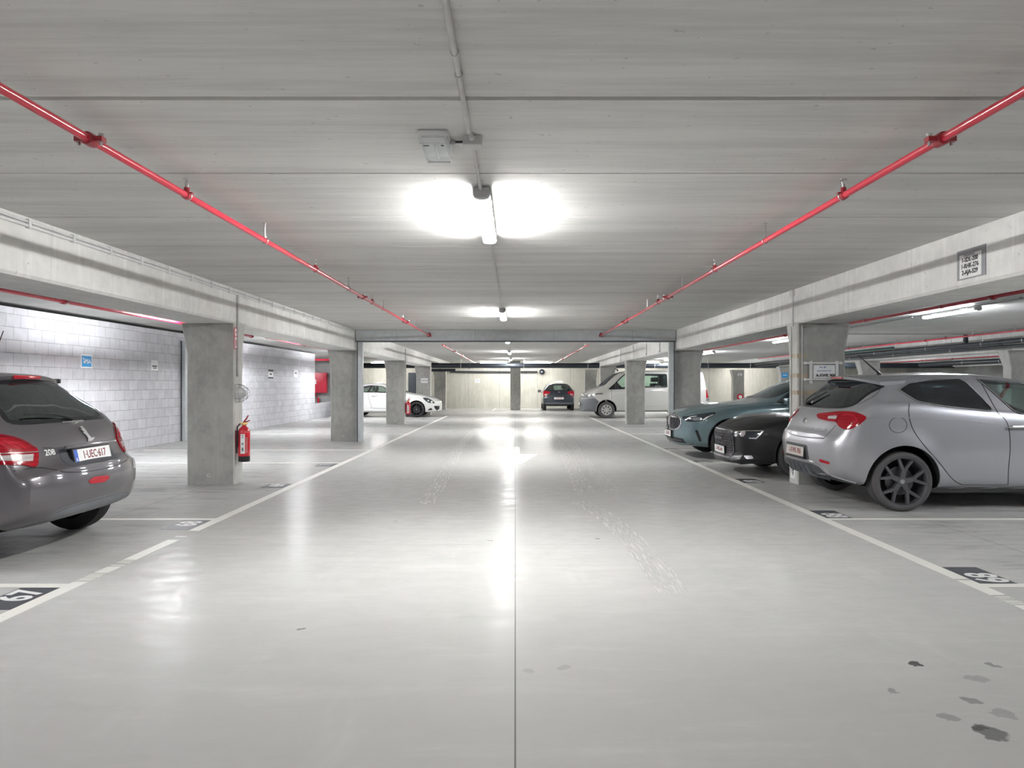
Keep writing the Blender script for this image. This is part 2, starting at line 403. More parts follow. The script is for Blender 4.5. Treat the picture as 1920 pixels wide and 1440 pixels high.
# ------------------------------------------------------------------ lamps
def lamp(x, y, label, cool=False, group='ceiling lamps', near=False, rz=0, mat=None):
    L = 1.62; r = thing('ceiling_lamp', (x, y, CE), label, 'lamp', group, rz)
    z0 = -.050
    pr_ = [(-.052, 0-.012), (-.058, z0), (-.05, z0-.003), (.05, z0-.004), (.058, z0), (.052, -.012)]
    MB().prism(pr_, lambda u, v, d: (u, d, v), -L/2, L/2).build('housing', M['plastic_gray'], r)
    prf = [(-.052, z0-.002), (-.056, z0-.012), (-.047, z0-.028), (-.02, z0-.036), (.02, z0-.036), (.047, z0-.028), (.056, z0-.012), (.052, z0-.002)]
    mk = mat or ('lamp_cool' if cool else 'lamp')
    df = MB(); df.prism(prf, lambda u, v, d: (u, d, v), -L/2+.04, L/2-.04)
    df.mi = [1 if max(df.v[i][2] for i in f_) > z0-.027 else 0 for f_ in df.f]          # the prismatic cover throws most of its light sideways
    df.build('diffuser', [M[mk], M[mk+'_side']], r)
    for s in (-1, 1):
        e = MB(); big = [(u*1.05, v-.001) for u, v in [(-.052, -.012), (-.058, z0)]+prf[1:-1]+[(.058, z0), (.052, -.012)]]
        e.prism(big, lambda u, v, d: (u, d, v), s*(L/2-.045), s*(L/2+.004)); e.build('end_cap', M['plastic_gray'], r)
    if near:
        for yy in (-.55, 0, .55):
            for s in (-1, 1): box('clip', (s*.058-.005, yy-.015, z0-.014), (s*.058+.005, yy+.015, z0+.012), M['zinc'], r)
    return r
LY = (5.68, 13.42, 21.2, 29.0, 36.5)
for y, l in zip(LY, ('nearest bright tube lamp over the middle of the lane', 'tube lamp on the lane ceiling just before the fire door header', 'tube lamp on the lane ceiling just past the fire door header',
                     'fourth tube lamp along the lane ceiling, small in the distance', 'farthest tube lamp over the lane by the black drain pipe')): lamp(-.23, y, l, near=y < 14)
for x, l in zip((-1.25, 1.3, -7.6, 7.6, 13.6), ('crosswise tube lamp behind the big drain pipe, washing the far wall beside the white sign', 'crosswise tube lamp behind the big drain pipe, above the small dark hatchback', 'crosswise tube lamp at the far wall behind the white coupe', 'crosswise tube lamp at the far wall behind the silver van', 'crosswise tube lamp at the far wall above the hose reel')): lamp(x, 41.6, l, rz=R(90), mat='lamp_dim')
for y, l in zip((-2.3,), ('tube lamp over the lane behind the viewer',)): lamp(-.23, y, l)
for y, l in zip((5.3, 13.2, 21.0, 28.8), ('tube lamp over the grey hatchback, hidden by the beam', 'tube lamp hidden by the beam, lighting the wall with the blue sign',
              'tube lamp hidden by the beam, lighting the wall behind the extinguisher pillar', 'tube lamp hidden by the beam near the end of the block wall')): lamp(-6.4, y, l, True)
lamp(-6.4, -2.3, 'tube lamp over the stalls behind the viewer', True)
for y, l in zip((5.3, 13.0, 21.0, 29.2), ('tube lamp over the silver hatchback, outside the picture', 'large bright tube lamp above the silver hatchback roof',
              'bright tube lamp glimpsed above the black coupe beside the taped pillar', 'tube lamp glowing above the tail of the silver van')): lamp(7.9, y, l, True)
lamp(7.9, 36.8, 'last tube lamp over the stalls beyond the silver van', True)
for y, l in zip((5.3, 13.2, 21.0, 28.8, 36.6), ('first', 'second', 'third', 'fourth', 'fifth')): lamp(16.6, y, l+' tube lamp in the lane beyond the second beam', True)
lamp(-10.4, 32.2, 'tube lamp in the recess above the red hose cabinet', True)

# ------------------------------------------------------------------ ceiling services over the lane
def conduit(name, pts, r, label, mat, clips=(), clipmat=None, cat='conduit', group=None):
    o = thing(name, pts[0], label, cat, group); o0 = Vector(pts[0])
    MB().tube([Vector(p)-o0 for p in pts], r, 10).build('pipe', mat, o)
    for c, d in clips:
        c = Vector(c)-o0
        MB().tube([c-Vector(d)*.011, c+Vector(d)*.011], r*1.5, 10).build('clip', clipmat or mat, o)
    return o
X0 = -.245
conduit('cable_conduit', [(X0, -8, CE-.016), (X0, 3.80, CE-.016)], .0125, 'thick grey ceiling conduit leading to the junction box', M['pvc'], [((X0, y, CE-.014), (0, 1, 0)) for y in (1.3, 2.1, 2.9, 3.1)])
conduit('cable_conduit', [(X0+.01, 4.05, CE-.016), (X0+.01, 4.85, CE-.03)], .009, 'short conduit between the junction box and the nearest lamp', M['pvc'], [((X0+.01, 4.4, CE-.018), (0, 1, 0)), ((X0+.01, 4.80, CE-.026), (0, 1, 0))])
conduit('cable_conduit', [(X0+.015, 6.5, CE-.016), (X0+.015, 12.6, CE-.016)], .009, 'thin ceiling conduit between the first two lane lamps', M['pvc'], [((X0+.015, 6.6+.9*k, CE-.014), (0, 1, 0)) for k in range(7)])
conduit('cable_conduit', [(X0+.015, 14.25, CE-.014), (X0+.015, 17.5, CE-.014), (3.9, 17.5, CE-.014)], .008, 'thin conduit turning across the ceiling in front of the fire door header', M['pvc'], [((X0+.1+.6*k, 17.5, CE-.012), (1, 0, 0)) for k in range(7)])
conduit('cable_conduit', [(X0+.015, 18., CE-.016), (X0+.015, 20.35, CE-.016)], .009, 'thin ceiling conduit just past the fire door header', M['pvc'])
conduit('cable_conduit', [(X0+.015, 22.05, CE-.016), (X0+.015, 28.15, CE-.016)], .009, 'thin ceiling conduit between the distant lane lamps', M['pvc'])
jb = thing('junction_box', (-.235, 3.93, CE), 'small grey junction box on the ceiling between conduit and lamp', 'junction box')
box('box_body', (-.05, -.05, -.038), (.05, .05, 0), M['pvc'], jb, .006)
box('lid', (-.052, -.052, -.054), (.052, .052, -.036), M['pvc'], jb, .006)
for s in (-1, 1): MB().tube([(0, s*.055, -.02), (0, s*.09, -.02)], [.017, .014], 12).build('cable_gland', M['pvc'], jb)
MB().tube([(-.05, .01, -.02), (-.10, .01, -.02)], .007, 10).build('cable', M['black'], jb)
el = thing('emergency_light', (-.44, 3.985, CE), 'boxy emergency light with clear cover beside the junction box', 'emergency light')
box('base', (-.082, -.185, -.028), (.082, .185, 0), M['pvc_white'], el, .01)
cv = MB(); w, l = .08, .18
cv.add([(-w, -l, -.028), (w, -l, -.028), (w, l, -.028), (-w, l, -.028), (-w+.012, -l+.022, -.068), (w-.012, -l+.022, -.068), (w-.012, l-.012, -.068), (-w+.012, l-.012, -.068)],
       [(4, 7, 6, 5), (0, 1, 5, 4), (1, 2, 6, 5), (2, 3, 7, 6), (3, 0, 4, 7)])
cv.build('clear_cover', M['glass_clear'], el, bevel=.01)
rm = MB()
for (a, b) in (((-w, -l), (w, -l)), ((w, -l), (w, l)), ((w, l), (-w, l)), ((-w, l), (-w, -l))): rm.tube([(a[0]*.86, a[1]*.9, -.067), (b[0]*.86, b[1]*.9, -.067)], .004, 8)
rm.build('cover_rim', M['pvc_white'], el)
box('reflector', (-.06, -.16, -.036), (.06, .16, -.028), M['white'], el)
MB().tube([(.0, -.08, -.052), (.0, .13, -.052)], .007, 10).build('tube', M['white'], el)
MB().tube([(.078, -.045, -.02), (.110, -.045, -.02)], [.014, .012], 12).build('cable_gland', M['plastic_gray'], el)
box('marking', (-.055, -.135, -.0700), (-.025, -.125, -.0685), M['ink'], el); box('marking', (.04, -.14, -.0700), (.055, -.125, -.0685), M['ink'], el)
el2 = thing('emergency_light', (-.95, 19.0, CE), 'small pale emergency light just past the fire door header', 'emergency light')
box('base', (-.08, -.2, -.05), (.08, .2, 0), M['pvc_white'], el2, .01); box('clear_cover', (-.075, -.19, -.1), (.075, .19, -.05), M['white'], el2, .012)
js = thing('junction_box', (.12, 19.0, CE), 'small white box on the ceiling just past the fire door header', 'junction box')
box('box_body', (-.05, -.05, -.05), (.05, .05, 0), M['white'], js, .006); box('lid', (-.052, -.052, -.062), (.052, .052, -.048), M['white'], js, .005)

# red sprinkler mains
def fit_coupling(root, y, r, s):
    c = MB(); c.lathe([(r, -.035), (r*1.5, -.032), (r*1.62, -.018), (r*1.62, .018), (r*1.5, .032), (r, .035)], lambda a, b, h: (a, y+h, b), 20)
    for q in (-1, 1): c.box((q*r*1.4-.006 if q > 0 else -r*1.4-.04, y-.02, -.012), (r*1.4+.04 if q > 0 else -r*1.4+.006, y+.02, .012))
    o = c.build('coupling', M['dark_red'], root)
    for q in (-1, 1):
        b = MB().tube([(q*(r*1.4+.026), y, -.03), (q*(r*1.4+.026), y, .032)], .0075, 8)
        b.tube([(q*(r*1.4+.026), y, .018), (q*(r*1.4+.026), y, .03)], .014, 6)
        b.build('bolt', M['zinc'], o)
def fit_head(root, y, r):
    c = MB(); c.lathe([(r*1.02, -.028), (r*1.25, -.026), (r*1.25, .026), (r*1.02, .028)], lambda a, b, h: (a, y+h, b), 16)
    c.tube([(0, y, r), (0, y, r+.03)], [.02, .017], 12)
    c.box((-r*1.9, y-.012, r*.5), (r*1.9, y+.012, r*.9))
    o = c.build('saddle_clamp', M['dark_red'], root)
    h = MB(); h.tube([(0, y, r+.025), (0, y, r+.05)], .011, 10)
    h.tube([(-.008, y, r+.05), (-.01, y, r+.065), (0, y, r+.08)], .003, 6); h.tube([(.008, y, r+.05), (.01, y, r+.065), (0, y, r+.08)], .003, 6)
    h.lathe([(0, .0), (.022, .0), (.022, .004), (0, .004)], lambda a, b, hh: (a, y+b, r+.079+hh), 14)
    h.build('sprinkler_head', M['zinc'], o)
    u = MB(); u.tube([(r*1.25*math.sin(a), y+.012, -r*1.25*math.cos(a)) for a in np.linspace(-2.3, 2.3, 15)], .0045, 6)
    u.build('u_bolt', M['zinc'], o)
def fit_hanger(root, y, r, ztop):
    h = MB(); h.tube([(r*1.15*math.sin(a), y, r*1.15*math.cos(a)) for a in np.linspace(.25, 2*math.pi-.25, 20)], .005, 6)
    h.tube([(0, y, r*1.1), (0, y, ztop)], .005, 6)
    h.tube([(0, y, r*1.1), (0, y, r*1.1+.014)], .012, 6); h.lathe([(0, ztop-.006), (.016, ztop-.006), (.016, ztop), (0, ztop)], lambda a, b, hh: (a, y+b, hh), 10)
    h.build('hanger', M['zinc'], root)
def sprinkler(x, z, y0, y1, label, r=.021, coup=(), heads=(), hang=(), end=True, mat='red_pipe', group='red sprinkler pipes'):
    o = thing('sprinkler_pipe', (x, 0, z), label, 'sprinkler pipe', group)
    MB().tube([(0, y0, 0), (0, y1, 0)], r, 20).build('pipe', M[mat], o, smooth=60)
    for y in coup: fit_coupling(o, y, r, 1)
    for y in heads: fit_head(o, y, r)
    for y in hang: fit_hanger(o, y, r, CE-z)
    if end:
        e = MB(); e.tube([(0, y1-.03, 0), (0, y1+.0, 0), (0, y1+.02, .02), (0, y1+.02, .07)], r*1.5, 14)
        for q in (-1, 1): e.box((q*r*1.5-.015, y1-.03, -.03), (q*r*1.5+.015, y1, .03))
        e.build('elbow', M['dark_red'], o)
    return o
PZ = 2.612
cp = (3.53, 9.84, 13.75); hh_ = (4.57, 7.52, 10.5, 13.4); hg = (6.0, 8.99, 11.35, 14.9)
sprinkler(-2.1, PZ, -8, 17.5, 'long red sprinkler pipe over the lane on the side of the fire extinguisher pillar', coup=cp, heads=hh_, hang=hg)
sprinkler(2.1, PZ, -8, 17.5, 'long red sprinkler pipe over the lane on the side of the silver hatchback', coup=cp, heads=hh_, hang=hg)
sprinkler(-2.18, 2.6, 21.4, 38.4, 'glossy distant sprinkler pipe past the fire door header on the white coupe side', coup=(25.3, 29.2, 33.), heads=(22.3, 27), hang=(24, 31), end=False)
sprinkler(2.18, 2.6, 21.4, 38.4, 'glossy distant sprinkler pipe past the fire door header on the van side', coup=(25.3, 29.2, 33.), heads=(22.3, 27), hang=(24, 31), end=False)
sprinkler(-6.6, 2.62, -8, 17.9, r=.026, label= 'dark red sprinkler pipe under the beam above the grey hatchback', coup=(10.45,), hang=(12.6,), heads=())
sprinkler(-6.6, 2.655, 18.9, 34., 'red sprinkler pipe near the end of the block wall', coup=(22.5, 26), hang=(24.5,), end=False)
sprinkler(6.62, 2.62, -8, 26., r=.026, label='red sprinkler pipe next to the large lamp above the silver hatchback', coup=(9.9, 17.5), heads=(11.1, 13.5, 20), hang=(12.0,), end=False)
sprinkler(11.2, PZ, 8, 33., 'bright red sprinkler pipe in front of the second beam, above the black drain pipes', coup=(19.5, 26), heads=(18.6, 24), hang=(16, 17.5, 21, 23), end=False)
sprinkler(20.2, PZ, 12, 40., 'farthest red sprinkler pipe beyond the second beam', coup=(33,), heads=(35.5,), hang=(30.5, 31.8, 37), end=False)
MB_ = MB().tube([(-11.9, 33.9, 2.6), (-8.3, 33.9, 2.6)], .05, 14)
tag(MB_.build('sprinkler_pipe', M['red_pipe']), 'short thick red pipe across the recess above the hose cabinet', 'sprinkler pipe', 'red sprinkler pipes')

conduit('cable_conduit', [(7.78, 6.2, CE-.03), (7.78, 12.1, CE-.03)], .012, 'thin dark conduit leading to the large lamp above the silver hatchback', M['plastic_gray'], [((7.78, 7+k, CE-.02), (0, 1, 0)) for k in range(5)])
conduit('cable_conduit', [(7.78, 14, CE-.03), (7.78, 20.1, CE-.03)], .012, 'thin conduit between the lamps over the stalls by the taped pillar', M['plastic_gray'])
conduit('cable_conduit', [(6.8, 18.8, CE-.02), (12.3, 18.8, CE-.02)], .012, 'thin conduit crossing the ceiling to the second beam', M['plastic_gray'], [((7.5+k, 18.8, CE-.02), (1, 0, 0)) for k in range(5)])

# black drain pipes
def drain(pts, r, label, hang=(), sock=(), group='black drain pipes', mat='black_pipe', name='drain_pipe'):
    o0 = Vector(pts[0]); o = thing(name, o0, label, 'drain pipe', group)
    MB().tube([Vector(p)-o0 for p in pts], r, 20).build('pipe', M[mat], o, smooth=60)
    d = (Vector(pts[1])-o0).normalized()
    for s in sock:
        p = d*s; MB().tube([p-d*.05, p+d*.05], r*1.12, 20).build('socket', M[mat], o)
    for s in hang:
        p = d*s; h = MB().tube([p-d*.015, p+d*.015], r*1.06, 20); h.tube([p+Vector((0, 0, r)), p+Vector((0, 0, CE-o0.z))], .007, 6)
        h.build('hanger', M['zinc'], o)
    return o
drain([(-12, 37.5, 2.42), (23, 37.5, 2.42)], .135, 'big black drain pipe running across the far end of the lane', hang=[9.15, 12.45, 15.8, 19.3, 22.1, 24.3], sock=[9.6, 18.5])
drain([(-12, 36.6, 2.30), (-8.2, 36.6, 2.30)], .12, 'second black drain pipe stacked below the big one in the dark recess', hang=[1.9, 2.6])
drain([(-3.95, 43.3, 2.2), (1.35, 43.3, 2.2)], .05, 'thin black pipe along the far wall below the big drain pipe', sock=[1.3, 3., 4.6])
fl_ = MB(); fl_.lathe([(0, .10), (.05, .10), (.12, .03), (.17, 0), (.17, -.06), (0, -.06)], lambda a, b, h: (1.62+a, 43.25-h, 2.2+b), 24)
vz = fl_.build('pipe_end', M['black_pipe']); tag(vz, 'round black pipe end on the far wall above the dark small car', 'pipe end')
b_ = MB().lathe([(0, .0), (.03, 0), (.03, -.02), (0, -.02)], lambda a, b, h: (1.60+a, 43.14-h, 2.2+b), 12).build('bolt', M['white'], vz)
drain([(-4.5, 38.3, 2.2), (-3.2, 38.3, 2.2)], .08, 'short black pipe with elbow below the big drain pipe by the last pillar', sock=[.5])
drain([(12.1, 8, 2.47), (12.1, 36, 2.47)], .06, 'upper black drain pipe hung along the second beam', hang=[7.5, 9, 10.5, 13, 16, 18.5], sock=[9.8, 14, 19])
drain([(12.2, 8, 2.36), (12.2, 36, 2.36)], .045, 'lower slimmer black drain pipe hung along the second beam', hang=[8.2, 12, 15, 18])
drain([(12.1, 19.2, 2.533), (12.1, 19.2, 2.76)], .055, 'short upright black drain pipe joining the pipe along the second beam', sock=[.09])
drain([(11.95, 22.6, 2.58), (11.95, 27, 2.58)], .035, 'dark green pipe above the drain pipes by the taped pillar', mat='green_pipe')
drain([(20.4, 14, 2.42), (20.4, 36, 2.42)], .11, 'black drain pipe along the farthest beam beyond the flared pillar', hang=[12, 14, 16, 18.5], sock=[13])

# conduits along the first beam, riser, alarm, extinguisher and sign on the nearest pillar
FX = -3.95
cc = thing('cable_conduit', (FX, 0, 2.7), 'pair of thin grey conduits clipped along the top of the beam', 'conduit')
MB().tube([(.014, -8, .02), (.014, 17.5, .02)], .010, 8).build('pipe', M['pvc_white'], cc)
MB().tube([(.016, -8, -.012), (.016, 17.5, -.012)], .013, 8).build('pipe', M['pvc_white'], cc)
for k in range(22): box('clip', (.002, 4.6+k*.58, -.032), (.034, 4.63+k*.58, .04), M['pvc_white'], cc)
conduit('cable_conduit', [(FX+.016, 10.14, 2.68), (FX+.016, 10.14, 1.52)], .014, 'upright conduit down the extinguisher pillar to the caged alarm', M['pvc'], [((FX+.016, 10.14, z), (0, 0, 1)) for z in (2.64, 2.3, 2.0, 1.7, 1.54)])
conduit('cable_conduit', [(FX+.012, 25.65, 2.7), (FX+.012, 25.65, 1.0)], .014, 'thin upright conduit on the pillar in front of the white coupe', M['plastic_gray'])
al = thing('caged_alarm', (FX, 10.16, 1.285), 'fire alarm sounder in a wire cage on the nearest pillar', 'alarm')
box('base', (0, -.07, -.07), (.035, .07, .07), M['pvc_white'], al, .008)
MB().lathe([(0, .10), (.03, .10), (.055, .06), (.06, 0)], lambda a, b, h: (.03+h, a, b), 20).build('sounder', M['white'], al)
cg = MB()
for h, r in ((.004, .135), (.06, .125), (.11, .10), (.16, .055)): cg.tube([(h, r*math.cos(a), r*math.sin(a)) for a in np.linspace(0, 2*math.pi, 25)], .0035, 6, cap=False)
for k in range(10):
    a = 2*math.pi*k/10; cg.tube([(h, r*math.cos(a), r*math.sin(a)) for h, r in ((.004, .135), (.06, .125), (.11, .10), (.16, .055))], .003, 6)
cg.build('wire_cage', M['zinc'], al)
def extinguisher(loc, label, s=1., group='fire extinguishers', rot=0, detail=True):
    e = thing('fire_extinguisher', loc, label, 'fire extinguisher', group, rot); e.scale = (s, s, s)
    r = .082
    MB().lathe([(0, .0), (r*.93, .0), (r*.97, .01), (r*.97, .075), (r*.9, .08)], lambda a, b, h: (a, b, h), 28).build('foot_ring', M['black'], e)
    MB().lathe([(r*.9, .07), (r, .08), (r, .40), (r*.97, .43), (r*.8, .465), (r*.5, .49), (.028, .50), (.028, .515), (0, .515)], lambda a, b, h: (a, b, h), 28).build('cylinder', M['red'], e)
    MB().tube([(0, 0, .51), (0, 0, .55)], [.024, .02], 12).tube([(-.05, 0, .535), (.05, 0, .535)], .012, 10).build('valve', M['brass'], e)
    h = MB(); h.box((-.012, -.012, .55), (.012, .012, .57)); h.tube([(0, 0, .565), (.03, 0, .60), (.06, 0, .655)], [.012, .011, .008], 8); h.tube([(0, 0, .55), (.05, 0, .565), (.085, 0, .585)], [.01, .009, .008], 8)
    h.build('handle', M['dark_red'], e)
    MB().tube([(-.05, -.02, .535), (-.075, -.06, .49), (-.06, -.085, .35), (-.085, -.05, .17), (-.088, -.04, .12)], .011, 10).build('hose', M['black'], e)
    if detail:
        lab = MB()
        n = 10; a0, a1 = R(-105), R(-62)
        vs = []; fs = []
        for i in range(n+1):
            a = a0+(a1-a0)*i/n
            for z in (.115, .39): vs += [((r+.0012)*math.cos(a), (r+.0012)*math.sin(a), z)]
        fs = [(2*i, 2*i+2, 2*i+3, 2*i+1) for i in range(n)]
        lb_ = lab.add(vs, fs).build('label', M['white'], e)
        t_ = MB()
        for k in range(11):
            z = .13+k*.02; a = R(-50)
            for i in range(2):
                aa = R(-52+i*9); t_.add([((r+.0012)*math.cos(aa+q*.07), (r+.0012)*math.sin(aa+q*.07), z+w_*.011) for q, w_ in ((0, 0), (1, 0), (1, 1), (0, 1))], [(0, 1, 2, 3)])
        t_.build('print', M['white'], e)
        b_ = MB()
        for (z, h_) in ((.36, .015), (.335, .012), (.24, .03), (.15, .05)):
            for i in range(3): b_.add([((r+.002)*math.cos(R(-92+i*6)+q*.07), (r+.002)*math.sin(R(-92+i*6)+q*.07), z+w_*h_) for q, w_ in ((0, 0), (1, 0), (1, 1), (0, 1))], [(0, 1, 2, 3)])
        b_.build('small_print', M['ink'], lb_)
    wb_ = MB().box((-r-.03, -.02, .2), (-r+.01, .02, .44)); wb_.build('wall_bracket', M['dark_red'], e)
    return e
extinguisher((FX+.112, 10.12, .32), 'red fire extinguisher with white label on the nearest pillar')
extinguisher((FX+.112, 25.6, .28), 'red fire extinguisher on the pillar in front of the white coupe wheel', 1.05)
extinguisher((-9.6, 34.85, .50), 'small red fire extinguisher below the hose cabinet by the block wall', .60, detail=False)
def signboard(name, w, h, origin, right, up, mat, label, cat, group=None, th=.004, parent=None):
    f = frame(origin, right, up)
    m = MB().box((-w/2, -h/2, 0), (w/2, h/2, th)); o = m.build(name, mat, parent)
    o.data.transform(f)
    if label: tag(o, label, cat, group)
    return o, f
def T(f, x, y, z=.005): return f @ Matrix.Translation((x, y, z))
o, f = signboard('extinguisher_sign', .10, .30, (FX+.001, 10.09, 2.06), (0, 1, 0), (0, 0, 1), M['sign_red'], 'narrow red and white extinguisher pictogram sign on the nearest pillar', 'sign')
m_ = MB().box((-.036, -.136, .004), (.036, .02, .0055)).box((-.036, .035, .004), (.036, .136, .0055)); w_ = m_.build('pictogram_field', M['white'], o); w_.data.transform(f)
m_ = MB().box((-.014, -.11, .0055), (.014, -.02, .0065)).box((-.006, .05, .0055), (.006, .12, .0065)).box((-.02, .075, .0055), (.02, .09, .0065)); w_ = m_.build('pictogram', M['sign_red'], o); w_.data.transform(f)

# block-wall signs
WX = -8.35
def on_left_wall(px, py):
    y = -WX*F/(CX-px); return y, H+(CY-py)*y/F
y_, z_ = on_left_wall(162, 677.5)
o, f = signboard('parking_sign', .36, .27, (WX+.001, y_, z_), (0, 1, 0), (0, 0, 1), M['white'], 'blue square sign with white lettering on the block wall', 'sign')
b_ = MB().box((-.155, -.105, .004), (.155, .105, .006)).build('blue_field', M['blue'], o); b_.data.transform(f)
text('lettering', 'ePSA', .115, M['white'], o, T(f, .01, -.005, .0065), bold=.003)
cr = MB().prism([(-.13, .035), (-.11, .075), (-.095, .05), (-.075, .06), (-.07, .03)], lambda u, v, d: (u, v, d), .006, .0072).build('crest', M['white'], o); cr.data.transform(f)
y_, z_ = on_left_wall(289.5, 685)
o, f = signboard('paper_notice', .31, .235, (WX+.001, y_, z_), (0, 1, 0), (0, 0, 1), M['white'], 'small white paper notice on the block wall near the nearest pillar', 'sign', 'paper notices on the block wall')
k_ = MB().box((-.11, -.035, .004), (.11, -.005, .005)).box((-.07, -.075, .004), (.09, -.055, .005)).box((-.14, .085, .004), (-.12, .09, .005)).build('print', M['ink'], o); k_.data.transform(f)
y_, z_ = on_left_wall(507.5, 701.5)
o, f = signboard('paper_notice', .50, .30, (WX+.001, y_, z_), (0, 1, 0), (0, 0, 1), M['white'], 'paper notice with dark top and bottom bands on the block wall', 'sign', 'paper notices on the block wall')
k_ = MB().box((-.25, .09, .004), (.25, .15, .006)).box((-.25, -.15, .004), (.25, -.10, .006)).box((-.1, -.03, .004), (.1, .02, .006)).build('band', M['ink'], o); k_.data.transform(f)
y_, z_ = on_left_wall(554.5, 700)
o, f = signboard('paper_notice', .45, .29, (WX+.001, y_, z_), (0, 1, 0), (0, 0, 1), M['white'], 'plain white paper notice nearest the end of the block wall', 'sign', 'paper notices on the block wall')
k_ = MB().box((-.1, -.02, .004), (.1, .03, .006)).build('print', M['ink'], o); k_.data.transform(f)

# hose cabinet in the recess
hc = thing('hose_cabinet', (-9.5, 34.985, 1.5), 'red fire hose cabinet past the end of the block wall', 'hose cabinet')
box('cabinet_body', (-.5, -.22, -.48), (.32, 0, .5), M['sign_red'], hc, .01); box('door', (-.48, -.235, -.46), (.30, -.22, .48), M['sign_red'], hc, .006)
pg = box('pictogram', (-.46, -.238, -.05), (-.17, -.235, .17), M['white'], hc)
pk = MB().box((-.42, -.240, -.0), (-.30, -.238, .12)).box((-.3, -.240, .03), (-.2, -.238, .06)).build('pictogram_hose', M['sign_red'], pg)
box('valve_box', (-.46, -.2, -.66), (-.2, -.02, -.48), M['dark_red'], hc, .02)
pz = MB().prism([(-.85, -.75), (-.33, -.75), (-.08, -.55), (-.08, -.49), (-.85, -.49)], lambda u, v, d: (u-9.2+0, d, v+1.5), 34.95, 34.995)

# notices on pillars and back wall
def paper(w, h, loc, label, body=None, size=.05, mat='white', right=(1, 0, 0), ink='ink', group='paper signs on pillars and back wall', name='paper_sign'):
    o, f = signboard(name, w, h, loc, right, (0, 0, 1), M[mat], label, 'sign', group)
    if body: text('lettering', body, size, M[ink], o, T(f, 0, 0, .006), bold=.002)
    return o, f
paper(.32, .21, (-4.24, 33.345, 1.61), 'white paper sign on the pale pillar behind the white coupe', '1-CKF-308', .065)
paper(.30, .23, (-2.29, Y1-.006, 1.66), 'small white sign with blue print on the far wall beside the middle pillar', 'ABFCG', .07, ink='ink_blue')
paper(.46, .12, (2.66, Y1-.006, 1.60), 'white sign on the far wall just above the dark small car')
o, f = paper(.30, .22, (12.58, 33.345, 1.86), 'blue square sign on the pale pillar behind the teal saloon', 'ePSA', .09, 'blue', ink='white')
for q, x in enumerate((12.72, 12.86)): paper(.09, .14, (x, 40.695, 2.0), ('small white card on the dark back pillar, the one toward the van', 'small white card on the dark back pillar, the one toward the taped pillar')[q])
hr = thing('hose_reel', (12.78, 40.6, .73), 'red and white hose reel on the dark back pillar', 'hose reel')
MB().lathe([(.08, -.05), (.17, -.05), (.185, 0), (.17, .05), (.08, .05)], lambda a, b, h: (a, h, b), 24, closed=True).build('drum', M['red'], hr)
MB().lathe([(0, -.055), (.10, -.055), (.10, .05), (0, .05)], lambda a, b, h: (a, h, b), 20).build('hub', M['white'], hr)

# ------------------------------------------------------------------ nearest right pillar: riser conduit, tape, sign frame, note
PX = 3.97
conduit('cable_conduit', [(PX-.014, 10.2, 2.70), (PX-.014, 10.2, 2.24)], .014, 'upright white conduit on the beam above the taped pillar', M['pvc_white'], [((PX-.014, 10.2, 2.3), (0, 0, 1))])
bx = thing('junction_box', (PX, 10.2, 2.71), 'small round white box where the conduit meets the ceiling above the taped pillar', 'junction box')
box('box_body', (-.05, -.05, -.05), (0, .05, .045), M['pvc_white'], bx, .012); MB().lathe([(0, .0), (.03, 0), (.034, .012), (0, .014)], lambda a, b, h: (-.05-h, a, b), 16).build('lid', M['pvc_white'], bx)
conduit('cable_conduit', [(PX-.012, 10.27, 2.24), (PX-.012, 10.27, .15)], .010, 'thin upright conduit on the side of the taped pillar', M['pvc_white'])
conduit('cable_conduit', [(PX+.06, 10.038, 2.24), (PX+.06, 10.038, .35)], .010, 'thin upright conduit on the front edge of the taped pillar', M['pvc'], [((PX+.06, 10.038, z), (0, 0, 1)) for z in (2.2, 1.8, 1.5, 1.2)])
def on_pf(px, py): return (px-CX)*10.05/F, H+(CY-py)*10.05/F
for k, (py, l) in enumerate(((667, 'uppermost faded strip of brown tape around the taped pillar'), (704, 'middle strip of brown tape around the pillar, beside the handwritten sign'), (736, 'lowest strip of brown tape around the pillar, above the tail of the silver hatchback'))):
    z = H+(CY-py)*10.1/F
    t_ = MB().box((PX-.004, 10.049, z-.03), (PX-.0005, 10.33, z+.03)).box((PX-.004, 10.046, z-.032), (PX+(.12, .14, .32)[k], 10.0495, z+.028))
    tag(t_.build('tape_strip', M['tape']), l, 'tape', 'brown tape strips on the pillar')
x0, z0 = on_pf(1508, 681); x1, z1 = on_pf(1575, 711.5)
sf = thing('sign_frame', (x0, 10.03, z1), 'white plastic conduit frame holding the handwritten sign on the taped pillar', 'sign frame')
W_, H_ = x1-x0, z0-z1
MB().tube([(0, 0, H_), (W_+.02, 0, H_)], .016, 10).build('frame_rail', M['pvc_white'], sf); MB().tube([(0, 0, 0), (W_-.05, 0, 0)], .016, 10).build('frame_rail', M['pvc_white'], sf)
for xx in (.085, W_-.055): box('frame_post', (xx-.022, -.012, -.06), (xx+.022, .008, H_+.03), M['pvc_white'], sf, .005)
for (xx, zz) in ((0, H_), (0, 0), (W_, H_)): box('clip', (xx-.02, -.02, zz-.02), (xx+.02, .02, zz+.02), M['white'], sf, .005)
xa, za = on_pf(1522.5, 684.5); xb, zb = on_pf(1563, 709)
o, f = signboard('handwritten_sign', xb-xa, za-zb, ((xa+xb)/2, 10.008, (za+zb)/2), (1, 0, 0), (0, 0, 1), M['white'], 'white handwritten card reading A-XWK 906 on the taped pillar', 'sign', th=.003)
text('lettering', 'A-XWK 906', .052, M['ink'], o, T(f, .02, -.055, .004), bold=.0025)
